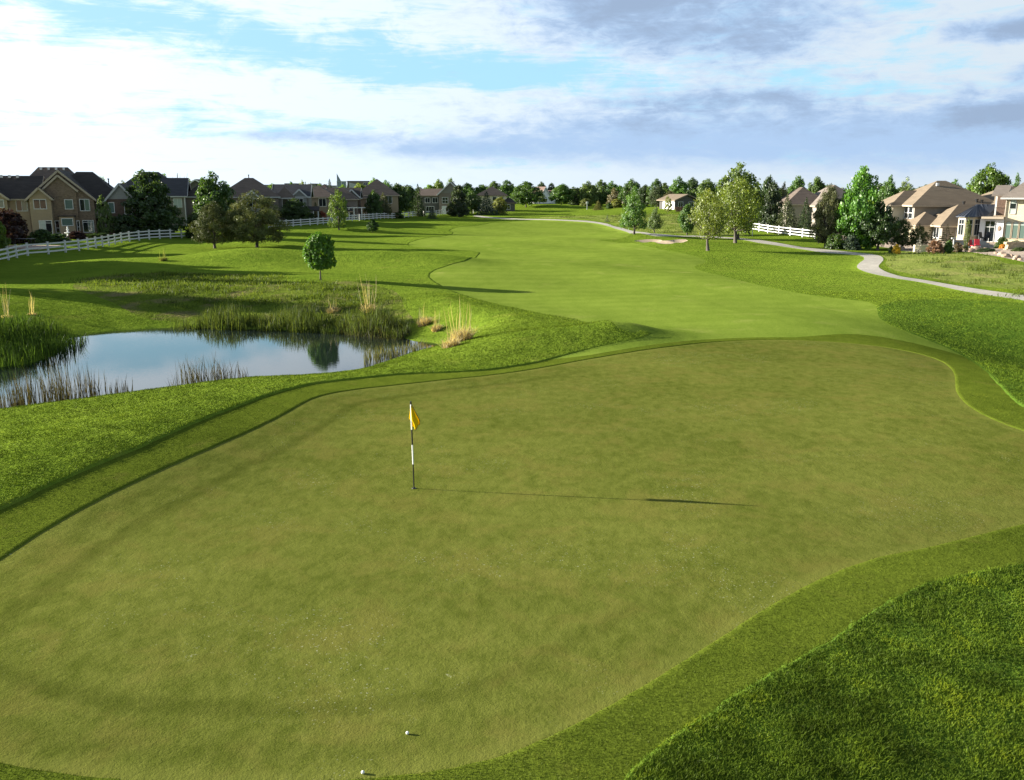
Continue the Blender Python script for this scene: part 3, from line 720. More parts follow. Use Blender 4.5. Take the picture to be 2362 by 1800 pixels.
G_D = (0.035, 0.075, 0.014); G_M = (0.055, 0.115, 0.018); G_L = (0.10, 0.175, 0.022); G_Y = (0.13, 0.165, 0.025); G_B = (0.065, 0.155, 0.018)
N_D = (0.030, 0.050, 0.018); N_O = (0.062, 0.075, 0.026); N_B = (0.045, 0.070, 0.045)
RED = (0.030, 0.014, 0.013); TAN = (0.20, 0.14, 0.075)
FAR = 'trees along the far end of the fairway'; BEH = 'trees rising behind the left row of houses'; BEHR = 'trees rising behind the right houses'
YARD = 'garden trees of the left row of houses'; YSH = 'shrubs behind the left white fence'; RSH = 'plants in the right garden bed'
PLANTS = [
    # the golf course itself
    ('lolli', 703, 774, 538, 645, 68, (0.080, 0.175, 0.013), 'round_lollipop_tree', 'small round-crowned green tree standing alone beside the pond'),
    ('pine1', 446, 546, 470, 574, None, N_O, 'pine_tree', 'dark bushy pine left of the broad pine, its branches near the ground'),
    ('pine2', 522, 664, 448, 572, None, (0.075, 0.088, 0.03), 'pine_tree', 'broad spreading pine with a clear trunk in front of the grey house'),
    ('column1', 758, 806, 440, 531, None, (0.085, 0.135, 0.022), 'columnar_tree', 'narrow columnar green tree growing in front of the left white fence'),
    ('round1', 845, 875, 507, 538, None, G_D, 'small_tree', 'little dark round tree standing alone in the rough right of the columnar tree'),
    ('spruce1', 985, 1008, 478, 505, None, N_B, 'spruce_tree', 'small bluish spruce in front of the far left fence'),
    ('airy1', 1430, 1494, 434, 541, None, (0.075, 0.145, 0.028), 'deciduous_tree', 'tall fresh green tree with a bare trunk beside the cart path'),
    ('airy2', 1492, 1527, 478, 537, None, (0.085, 0.13, 0.04), 'young_tree', 'thin pale young tree just right of the tall green tree by the path'),
    ('sparse1', 1395, 1406, 494, 513, None, N_B, 'young_conifer', 'tiny sparse conifer in the meadow above the cart path'),
    ('round2', 1563, 1606, 473, 542, None, G_M, 'small_tree', 'low round green tree left of the two yellow-green trees'),
    ('vase1', 1590, 1676, 440, 579, None, G_Y, 'yellow_green_tree', 'nearer yellow-green tree with an open crown right of the sand bunker'),
    ('vase2', 1640, 1752, 416, 561, None, (0.115, 0.155, 0.022), 'yellow_green_tree', 'taller yellow-green tree with a dark trunk behind its smaller twin'),
    ('round3', 1645, 1757, 384, 545, 128, (0.085, 0.13, 0.028), 'cottonwood_tree', 'biggest broad tree rising behind the two yellow-green trees'),
    ('spruce2', 1366, 1392, 462, 491, 262, (0.10, 0.10, 0.03), 'olive_shrub', 'olive-brown bushy conifer standing in the far grass'),
    ('shrub1', 1398, 1414, 468, 487, 266, G_D, 'dark_shrub', 'round dark shrub right of the olive bush in the far grass'),
    # right side
    ('cone1', 1754, 1802, 425, 520, 145, N_D, 'evergreen_tree', 'dark evergreen mass right of the biggest tree', BEHR),
    ('round2', 1745, 1790, 410, 500, 165, (0.04, 0.075, 0.02), 'deciduous_tree', 'dark round tree top between biggest tree and brown roof'),
    ('airy1', 1788, 1818, 424, 500, 165, (0.12, 0.13, 0.06), 'pale_tree', 'small pale tree left of the brown roof behind the spruces'),
    ('spruce1', 1780, 1844, 448, 534, 138, (0.055, 0.07, 0.03), 'spruce_tree', 'wide dark spruce behind the right white fence'),
    ('spruce3', 1836, 1876, 455, 534, 141, N_D, 'spruce_tree', 'narrower dark spruce between wide spruce and brown pine'),
    ('pine3', 1868, 1946, 430, 556, 110, (0.07, 0.078, 0.032), 'pine_tree', 'olive-brown pine left of the tall bright green tree'),
    ('oval1', 1924, 2030, 392, 556, 108, G_B, 'deciduous_tree', 'tall bright green tree left of the tan-roofed house'),
    ('round1', 1984, 2066, 470, 566, 106, (0.032, 0.062, 0.014), 'deciduous_tree', 'low dark green tree in front of the tan-roofed house'),
    ('oval2', 2022, 2068, 413, 470, 175, G_M, 'deciduous_tree', 'round tree top left above the tan roof', BEHR),
    ('airy2', 2058, 2110, 418, 470, 180, (0.10, 0.145, 0.03), 'deciduous_tree', 'light green tree top above the tan roof', BEHR),
    ('oval3', 2216, 2322, 388, 480, 150, (0.075, 0.13, 0.02), 'deciduous_tree', 'broad tree crown standing behind the two right houses', BEHR),
    ('airy1', 2322, 2348, 406, 460, 170, G_M, 'deciduous_tree', 'small tree top beside the roof of the stone house', BEHR),
    ('round3', 2176, 2216, 420, 460, 190, G_M, 'deciduous_tree', 'distant tree top peeking over the long tan ridge', BEHR),
    ('oval1', 1810, 1860, 412, 470, 200, G_M, 'deciduous_tree', 'green tree top above the brown roof, left one', BEHR),
    ('round1', 1852, 1905, 414, 470, 205, (0.06, 0.105, 0.02), 'deciduous_tree', 'green tree top above the brown roof, right one', BEHR),
    ('pine1', 2053, 2110, 508, 566, 108, (0.05, 0.075, 0.02), 'pinyon_pine', 'dense low pine left of the bare birch in the right garden', RSH),
    ('pine2', 2100, 2138, 520, 566, 107, (0.06, 0.08, 0.025), 'pinyon_pine', 'small pine behind the white-stemmed sapling', RSH),
    ('sparse1', 2128, 2168, 518, 562, 107, (0.085, 0.10, 0.035), 'young_pine', 'young pine with upright candles before the low tan roof', RSH),
    ('sparse2', 2162, 2202, 518, 562, 106, (0.085, 0.10, 0.035), 'young_pine', 'second young pine with upright candles before the dark wall', RSH),
    ('shrub2', 1945, 1985, 545, 562, 106, (0.05, 0.075, 0.05), 'juniper_shrub', 'blue-green juniper at the foot of the bright green tree', RSH),
    ('shrub1', 1905, 1950, 540, 563, 107, (0.05, 0.09, 0.02), 'juniper_shrub', 'spreading green juniper at the end of the right fence', RSH),
    ('shrub3', 2059, 2079, 565, 579, 97, (0.42, 0.30, 0.02), 'yellow_shrub', 'bright yellow little shrub at the edge of the right garden', RSH),
    ('shrub1', 2050, 2062, 568, 579, 98, G_D, 'dark_shrub', 'tiny dark shrub left of the bright yellow one', RSH),
    ('shrub2', 2140, 2176, 555, 581, 98, (0.22, 0.13, 0.08), 'twiggy_shrub', 'reddish-brown twiggy bush in front of the garden wall', RSH),
    ('shrub3', 2178, 2200, 556, 580, 98, (0.06, 0.125, 0.018), 'green_shrub', 'upright green shrub left of the wooden post', RSH),
    ('shrub1', 2200, 2220, 560, 578, 99, (0.10, 0.075, 0.035), 'brown_shrub', 'brown round shrub right of the wooden post', RSH),
    ('column1', 2222, 2236, 505, 582, 98, (0.10, 0.125, 0.035), 'young_tree', 'slender yellow-green sapling in front of the window bay', RSH),
    ('shrub2', 2255, 2300, 575, 588, 96, (0.055, 0.085, 0.035), 'low_shrub', 'low dark shrub below the patio steps', RSH),
    ('shrub3', 2296, 2324, 548, 573, 101, (0.05, 0.085, 0.018), 'green_shrub', 'dark green shrub under the arched windows', RSH),
    ('shrub2', 2326, 2362, 556, 572, 99, (0.045, 0.075, 0.018), 'green_shrub', 'dark green shrub above the stone retaining wall', RSH),
    ('shrub1', 2335, 2366, 580, 598, 93, (0.06, 0.09, 0.03), 'low_shrub', 'shrub among the boulders at the right edge', RSH),
    ('shrub3', 2306, 2320, 564, 575, 100, (0.45, 0.22, 0.03), 'orange_flowering_plant', 'orange flowering plant near the stone retaining wall', RSH),
    ('sparse2', 2112, 2128, 540, 582, 98, (0.25, 0.24, 0.2), 'white_sapling', 'white-stemmed bare sapling at the edge of the right garden', RSH),
    # left gardens
    ('shrub2', -20, 66, 486, 565, 106, RED, 'plum_shrub', 'large dark purple-leaved shrub at the left edge', YSH),
    ('shrub1', -20, 18, 505, 560, 97, (0.09, 0.15, 0.02), 'green_shrub', 'light green shrub at the extreme left edge', YSH),
    ('shrub3', 70, 124, 530, 572, 106, (0.035, 0.07, 0.016), 'green_shrub', 'dark green shrub under the brick house door', YSH),
    ('shrub1', 112, 160, 540, 570, 108, (0.03, 0.065, 0.016), 'green_shrub', 'green shrub right of the door shrub behind the fence', YSH),
    ('shrub2', 156, 200, 534, 566, 113, RED, 'plum_shrub', 'small dark purple shrub below the brick house windows', YSH),
    ('shrub3', 196, 262, 538, 562, 116, (0.04, 0.07, 0.018), 'green_shrub', 'long low shrub behind the middle of the left fence', YSH),
    ('column1', 230, 260, 456, 548, 121, (0.06, 0.10, 0.018), 'slim_tree', 'slim small tree against the grey-sided house', YARD),
    ('shrub1', 262, 320, 498, 552, 122, (0.028, 0.05, 0.016), 'dark_shrub', 'big round dark shrub left of the large dark tree', YSH),
    ('cone1', 278, 420, 402, 540, 127, (0.032, 0.060, 0.016), 'large_maple', 'large dark dense tree between the grey-sided houses', YARD),
    ('airy1', 278, 312, 424, 520, 134, (0.09, 0.11, 0.025), 'deciduous_tree', 'light olive tree at the left shoulder of the large dark tree', YARD),
    ('shrub3', 300, 345, 540, 556, 122, (0.055, 0.08, 0.02), 'green_shrub', 'low light shrub in front of the large dark tree', YSH),
    ('bare1', 406, 428, 402, 470, 165, (0.3, 0.3, 0.28), 'bare_tree', 'bare leafless tree against the bright sky', YARD),
    ('oval2', 456, 546, 406, 520, 142, (0.04, 0.08, 0.016), 'deciduous_tree', 'tall green tree behind the two pines', YARD),
    ('shrub1', 430, 480, 494, 545, 128, (0.055, 0.085, 0.02), 'green_shrub', 'light green shrub left of the dark bushy pine', YSH),
    ('round3', 652, 712, 462, 520, 165, (0.04, 0.07, 0.018), 'small_tree', 'low dark tree in front of the blue-roofed house', YARD),
    ('shrub2', 690, 730, 490, 515, 172, (0.04, 0.065, 0.02), 'dark_shrub', 'dark shrub right of the porch of the blue-roofed house', YSH),
    ('shrub3', 728, 754, 488, 506, 180, (0.22, 0.06, 0.03), 'red_shrub', 'rusty red shrub behind the left white fence', YSH),
    ('spruce3', 718, 740, 468, 508, 178, N_O, 'young_spruce', 'young spruce beside the rusty red shrub', YARD),
    ('column1', 785, 812, 452, 510, 192, G_D, 'columnar_tree', 'dark column tree right behind the light columnar tree', YARD),
    ('oval3', 846, 880, 444, 502, 196, (0.045, 0.085, 0.018), 'deciduous_tree', 'oval green tree in front of the big brown-roofed house', YARD),
    ('airy2', 872, 900, 450, 502, 200, (0.06, 0.07, 0.025), 'deciduous_tree', 'thin olive tree right of the oval tree by the brown roof', YARD),
    ('round1', 892, 946, 428, 500, 212, (0.042, 0.08, 0.016), 'deciduous_tree', 'wide dark green tree right of the big brown-roofed house', YARD),
    ('round2', 925, 965, 434, 500, 222, (0.035, 0.07, 0.016), 'deciduous_tree', 'second wide dark tree next to the dark spruce', YARD),
    ('spruce2', 950, 980, 426, 506, 216, N_D, 'spruce_tree', 'tall dark spruce left of the dark gabled house', YARD),
    ('shrub3', 895, 930, 484, 504, 205, (0.045, 0.08, 0.018), 'green_shrub', 'hedge-like shrub behind the far left fence', YSH),
    ('cone1', 1036, 1080, 432, 494, 222, (0.035, 0.055, 0.018), 'evergreen_tree', 'dark evergreen covering the right half of the dark gabled house', YARD),
    ('round3', 1070, 1108, 444, 494, 245, (0.045, 0.085, 0.02), 'deciduous_tree', 'green tree between the dark evergreen and the bluish conifer', YARD),
    ('spruce3', 1100, 1144, 444, 498, 240, N_B, 'spruce_tree', 'broad bluish conifer in front of the white-walled house', YARD),
    ('spruce1', 1138, 1168, 468, 499, 242, N_O, 'spruce_tree', 'low brownish conifer right of the broad bluish conifer', YARD),
    ('round2', 1140, 1168, 458, 490, 252, (0.15, 0.17, 0.035), 'willow_tree', 'pale yellow-green weeping tree before the white-walled house', YARD),
    # behind the left row
    ('oval1', 226, 264, 415, 470, 170, G_L, 'deciduous_tree', 'light green tree top right of the brick house roof', BEH),
    ('round1', 364, 410, 408, 470, 185, G_M, 'deciduous_tree', 'green tree top right behind the large dark tree', BEH),
    ('oval3', 424, 462, 420, 470, 210, (0.12, 0.17, 0.03), 'deciduous_tree', 'yellow-green tree top left of the tall green tree', BEH),
    ('round2', 612, 650, 428, 460, 300, G_L, 'deciduous_tree', 'low light tree top left of the flat office', BEH),
    ('oval2', 660, 690, 424, 460, 320, G_M, 'deciduous_tree', 'rounded tree top in front of the flat office', BEH),
    ('airy2', 688, 712, 420, 460, 330, (0.10, 0.13, 0.035), 'deciduous_tree', 'thin light tree in front of the flat office', BEH),
    ('round3', 700, 730, 428, 460, 325, (0.08, 0.085, 0.035), 'deciduous_tree', 'brownish tree top in front of the flat office', BEH),
    ('spruce1', 702, 712, 421, 452, 400, N_D, 'spruce_tree', 'thin dark spire of a spruce beside the office, left one', BEH),
    ('spruce2', 714, 724, 423, 452, 405, N_D, 'spruce_tree', 'thin dark spire of a spruce beside the office, right one', BEH),
    ('spruce3', 753, 772, 415, 452, 330, (0.035, 0.055, 0.035), 'spruce_tree', 'dark spruce left of the pointed glass office', BEH),
    ('round1', 724, 756, 430, 460, 300, G_L, 'deciduous_tree', 'light tree top left of the dark spruce by the office', BEH),
    ('oval1', 780, 806, 430, 462, 290, G_L, 'deciduous_tree', 'bright tree in front of the pointed glass office', BEH),
    ('round2', 812, 852, 427, 462, 295, (0.13, 0.175, 0.025), 'deciduous_tree', 'wide bright tree below the office roof', BEH),
    ('oval2', 848, 884, 416, 470, 300, G_L, 'deciduous_tree', 'bright tree right of the office', BEH),
    ('round3', 876, 908, 420, 470, 305, G_M, 'deciduous_tree', 'green tree above the big brown roof', BEH),
    ('round1', 970, 1010, 430, 480, 330, G_L, 'deciduous_tree', 'light tree left of the tall pale pair', BEH),
    ('oval3', 998, 1026, 418, 480, 330, (0.10, 0.15, 0.03), 'deciduous_tree', 'left of the tall pale pair behind the dark gabled house', BEH),
    ('airy1', 1024, 1056, 415, 480, 335, (0.10, 0.15, 0.03), 'deciduous_tree', 'right of the tall pale pair behind the dark gabled house', BEH),
    ('round2', 1060, 1096, 426, 480, 335, G_M, 'deciduous_tree', 'green tree top right of the dark gabled house', BEH),
    ('round3', 1090, 1125, 430, 480, 335, G_D, 'deciduous_tree', 'low tree top over the brown hip roof', BEH),
    ('oval1', 1118, 1160, 422, 480, 330, (0.05, 0.085, 0.02), 'deciduous_tree', 'dark tree behind the white-walled house, left one', BEH),
    ('cone1', 1148, 1190, 420, 480, 325, G_D, 'deciduous_tree', 'dark tree behind the white-walled house, right one', BEH),
    # far end
    ('round1', 1180, 1246, 424, 487, 285, (0.045, 0.085, 0.018), 'deciduous_tree', 'big dark round tree left of the white gable', FAR),
    ('airy2', 1232, 1256, 440, 482, 300, (0.06, 0.09, 0.025), 'deciduous_tree', 'thin tree at the left side of the white gable', FAR),
    ('round3', 1238, 1258, 424, 470, 400, N_D, 'deciduous_tree', 'dark ball of a tree behind the white gable', FAR),
    ('cone1', 1262, 1282, 427, 470, 400, N_D, 'deciduous_tree', 'dark bushy tree behind the white gable roof', FAR),
    ('round2', 1270, 1320, 430, 479, 300, (0.05, 0.10, 0.018), 'deciduous_tree', 'green round tree right of the white gable', FAR),
    ('cone1', 1314, 1344, 438, 476, 305, N_D, 'evergreen_tree', 'dark low evergreen clump in the far row', FAR),
    ('oval2', 1338, 1376, 424, 478, 300, (0.07, 0.105, 0.025), 'deciduous_tree', 'feathery tree left in the tall far group', FAR),
    ('oval1', 1366, 1404, 420, 478, 305, (0.055, 0.095, 0.018), 'deciduous_tree', 'tallest tree in the far group by the white post', FAR),
    ('round3', 1396, 1426, 423, 478, 310, G_M, 'deciduous_tree', 'rounded tree right in the tall far group', FAR),
    ('airy1', 1402, 1428, 438, 480, 290, (0.10, 0.09, 0.05), 'deciduous_tree', 'brownish tree before the cream house', FAR),
    ('round1', 1420, 1438, 432, 470, 340, G_M, 'deciduous_tree', 'small tree left of the cream house', FAR),
    ('oval3', 1432, 1478, 419, 482, 285, (0.045, 0.085, 0.018), 'deciduous_tree', 'dark tree behind the tall tree by the path', FAR),
    ('round2', 1468, 1502, 432, 480, 280, N_D, 'deciduous_tree', 'dark shrubby tree right behind the tall path tree', FAR),
    ('oval1', 1494, 1530, 418, 480, 275, (0.045, 0.085, 0.018), 'deciduous_tree', 'dark green tree left of the low grey building', FAR),
    ('pine1', 1500, 1534, 436, 482, 262, (0.04, 0.055, 0.022), 'pine_tree', 'dark pine left of the low grey building', FAR),
    ('pine3', 1528, 1560, 444, 484, 255, (0.055, 0.055, 0.025), 'pine_tree', 'brownish pine touching the low grey building', FAR),
    ('oval2', 1545, 1585, 414, 470, 290, G_M, 'deciduous_tree', 'tall tree behind the low grey building, left one', FAR),
    ('oval3', 1575, 1615, 416, 470, 295, (0.04, 0.07, 0.02), 'deciduous_tree', 'tall tree behind the low grey building, right one', FAR),
    ('round3', 1605, 1655, 418, 480, 260, (0.06, 0.10, 0.02), 'deciduous_tree', 'green tree between grey building and the yellow-green trees', FAR),
    ('column1', 1536, 1545, 456, 481, 225, (0.14, 0.16, 0.04), 'young_tree', 'thin yellow sapling on the far lawn by the grey building', FAR),
    ('shrub1', 1342, 1360, 462, 474, 290, (0.10, 0.12, 0.03), 'light_shrub', 'light green shrub in the far row by the white post', FAR),
    ('shrub2', 1412, 1432, 463, 476, 285, (0.13, 0.14, 0.03), 'light_shrub', 'yellowish shrub before the cream house', FAR),
    # beyond the left edge: neighbours whose shade crosses the grass
    ('cone1', -190, -90, 420, 600, 84, G_D, 'garden_tree', 'dense garden tree beyond the left edge, nearer', 'trees beyond the left edge'),
    ('oval1', -150, -75, 400, 600, 72, G_D, 'garden_tree', 'garden tree beyond the left edge, nearest the pond', 'trees beyond the left edge'),
    ('oval2', -110, -30, 395, 600, 80, G_D, 'garden_tree', 'tall garden tree beyond the left edge beside the fence', 'trees beyond the left edge'),
    ('round1', -330, -200, 380, 600, 64, G_D, 'garden_tree', 'broad garden tree beyond the left edge', 'trees beyond the left edge'),
]
for p in PLANTS:
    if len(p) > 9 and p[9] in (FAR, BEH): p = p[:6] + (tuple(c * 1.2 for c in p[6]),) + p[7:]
    if len(p) > 9 and p[9] == FAR: p = (p[0], p[1] - 5, p[2] + 5, p[3] - 3) + p[4:]
    if len(p) > 9 and p[9] in (YARD, BEH, BEHR): p = (p[0], p[1] - 4, p[2] + 4, p[3] - 2) + p[4:]
    plant(*p)


def far_wood():
    """the wooded neighbourhood beyond the last trees, which reads as one mass"""
    rng = np.random.default_rng(21); Vs, Qs, Ts = [], [], []; base = 0
    src = []
    for k in ('round3', 'round1', 'round2', 'oval2'):
        me = proto(k)[1]; co = np.empty(len(me.vertices) * 3, np.float32); me.vertices.foreach_get('co', co); src.append(co.reshape(-1, 4, 3)[::7])
    for i in range(230):
        D = rng.uniform(400, 620); x = rng.uniform(-0.68, 0.68) * D; h = rng.uniform(4.5, 8.2); w = rng.uniform(6, 12); s_ = src[i % 4]; a = rng.uniform(0, 6.28)
        P = s_ * 1.0; c = P.mean(1, keepdims=True); P = c + (P - c) * 2.2; R = np.array([[math.cos(a), -math.sin(a), 0], [math.sin(a), math.cos(a), 0], [0, 0, 1]])
        P = (P.reshape(-1, 3) @ R.T) * np.array([w, w, h]) + np.array([x, D, 2.1]); n = len(P) // 4
        Vs.append(P); Qs.append(np.arange(4 * n).reshape(n, 4) + base); base += 4 * n; Ts.append(np.clip(rng.normal(rng.uniform(0.2, 0.65), 0.15, n), 0, 1))
    o = link('distant_wood', fast_mesh('distant_wood', np.vstack(Vs), np.vstack(Qs), 'leaf', np.concatenate(Ts)), color=(0.075, 0.12, 0.03)); tag(o, 'far-off mass of treetops along the horizon', 'trees', kind='stuff')


far_wood()

# ------------------------------------------------------------------ fences
def fence(pix, label, group, post_h=1.25, D=None, gap=2.4):
    pts = [hit(*p) for p in pix]; P = spline(pts, False, 0.4)
    seg = np.r_[0, np.cumsum(np.linalg.norm(np.diff(P, axis=0), axis=1))]; n = max(1, round(seg[-1] / gap))
    s = np.linspace(0, seg[-1], n + 1); X = np.interp(s, seg, P[:, 0]); Y = np.interp(s, seg, P[:, 1]); Z = zfull(X, Y)
    e = empty('white_fence', (X[0], Y[0], Z[0])); tag(e, label, 'fence', group); o = Vector((X[0], Y[0], Z[0]))
    pm = MB(); pm.box(-0.075, 0.075, -0.075, 0.075, -0.2, post_h); pm.box(-0.1, 0.1, -0.1, 0.1, post_h, post_h + 0.04); pm = pm.mesh('post', 'white_paint')
    rm = MB(); rm.box(0, 1, -0.025, 0.025, -0.075, 0.075); rm = rm.mesh('rail', 'white_paint')
    for i in range(n + 1):
        a = Vector((X[i], Y[i], Z[i])) - o; tilt = random.uniform(-0.02, 0.02)
        ang = math.atan2(Y[min(i + 1, n)] - Y[max(i - 1, 0)], X[min(i + 1, n)] - X[max(i - 1, 0)])
        link('post', pm, e, loc=a, rot=(tilt, random.uniform(-0.02, 0.02), ang))
        if i < n:
            b = Vector((X[i + 1], Y[i + 1], Z[i + 1])) - o; d = b - a; yaw = math.atan2(d.y, d.x); pit = -math.atan2(d.z, math.hypot(d.x, d.y))
            for hgt in (0.28, 0.68, 1.08): link('rail', rm, e, loc=a + Vector((0, 0, hgt)), rot=(0, pit, yaw), scale=(d.length, 1, 1))
    return e


GF = 'white three-rail fences'
fence([(-30, 612), (9, 604), (58, 592), (109, 588), (157, 583), (182, 580), (218, 574), (255, 567), (283, 561), (322, 555.5), (394, 551), (470, 546)], 'white three-rail fence in front of the brick house at left', GF)
fence([(620, 528), (657, 525), (692, 522.5), (725, 520), (760, 517.5), (786, 513)], 'white three-rail fence between the broad pine and the columnar tree', GF)
fence([(790, 512), (834, 509), (900, 505), (952, 500.5), (975, 499)], 'white three-rail fence in front of the big brown-roofed house', GF)
fence([(978, 499), (1006, 498), (1039, 495), (1082, 492.5), (1108, 492.5)], 'white three-rail fence far left near the bluish conifers', GF)
fence([(1698, 519), (1723, 527), (1757, 535.5), (1801, 542), (1880, 551)], 'white three-rail fence at right in front of the spruces', GF)
# ------------------------------------------------------------------ building materials
courses('shingle_dark', (0.055, 0.047, 0.042), 0.14, 0.3)
courses('shingle_brown', (0.125, 0.098, 0.080), 0.14, 0.28)
courses('shingle_blue', (0.058, 0.058, 0.062), 0.14, 0.25)
courses('shingle_red', (0.14, 0.095, 0.08), 0.14, 0.25)
courses('tile_tan', (0.175, 0.138, 0.098), 0.17, 0.16, depth=1.0)
courses('tile_grey', (0.17, 0.145, 0.125), 0.17, 0.16, depth=1.0)
courses('siding_grey', (0.21, 0.195, 0.17), 0.18, 0.06, depth=0.8, width=4.0)
courses('siding_pale', (0.30, 0.30, 0.28), 0.18, 0.06, depth=0.8, width=4.0)
courses('siding_tan', (0.33, 0.255, 0.17), 0.2, 0.06, depth=0.6, width=4.0)
courses('siding_brown', (0.20, 0.165, 0.135), 0.2, 0.08, depth=0.6, width=4.0)
courses('siding_dark', (0.10, 0.095, 0.09), 0.2, 0.08, depth=0.6, width=4.0)
courses('brick_tan', (0.215, 0.16, 0.115), 0.085, 0.42, depth=0.7, width=0.26)
courses('brick_dark', (0.14, 0.095, 0.075), 0.085, 0.35, depth=0.7, width=0.26)
courses('stone_cream', (0.60, 0.52, 0.36), 0.24, 0.16, depth=0.6, width=0.5)
courses('stone_rubble', (0.47, 0.38, 0.25), 0.2, 0.4, depth=1.0, width=0.42)
plain('stucco_tan', (0.34, 0.26, 0.175), 0.9, 0.06, 1.5, 0.3, 60)
plain('stucco_cream', (0.60, 0.53, 0.40), 0.9, 0.06, 1.5, 0.3, 60)
plain('stucco_white', (0.80, 0.79, 0.76), 0.9, 0.03, 1.5, 0.2, 60)
plain('stucco_taupe', (0.25, 0.225, 0.19), 0.9, 0.06, 1.5, 0.3, 60)
plain('trim_tan', (0.36, 0.30, 0.225), 0.6, 0.05); plain('trim_grey', (0.42, 0.42, 0.40), 0.6, 0.05)
plain('trim_brown', (0.22, 0.17, 0.12), 0.6, 0.08); plain('dark_metal', (0.03, 0.03, 0.032), 0.45, 0.1, metallic=0.6)
plain('metal_roof', (0.075, 0.085, 0.105), 0.4, 0.1, metallic=0.5); plain('vent_metal', (0.6, 0.6, 0.58), 0.4, 0.08, metallic=0.3)
plain('door_dark', (0.07, 0.06, 0.055), 0.5, 0.1); plain('void_dark', (0.02, 0.02, 0.02), 0.9, 0.1)
plain('red_cloth', (0.45, 0.035, 0.05), 0.8, 0.1); plain('rock', (0.33, 0.245, 0.18), 0.95, 0.3, 2.0, 0.8, 8)
plain('patio_stone', (0.42, 0.30, 0.24), 0.9, 0.15, 2.0, 0.3, 20)
plain('wood_red', (0.17, 0.085, 0.06), 0.85, 0.15)


def glass(name, col, rough=0.06):
    m, b, out = new_mat(name); p = b.n('ShaderNodeBsdfPrincipled'); m.node_tree.links.new(p.outputs[0], out.inputs[0])
    p.inputs['Base Color'].default_value = c4(col); p.inputs['Roughness'].default_value = rough; p.inputs['IOR'].default_value = 1.5; p.inputs['Specular IOR Level'].default_value = 0.7


glass('glass_dark', (0.012, 0.016, 0.02)); glass('glass_green', (0.11, 0.16, 0.14)); glass('glass_blue', (0.15, 0.20, 0.22), 0.15); glass('glass_pale', (0.40, 0.46, 0.42), 0.1)


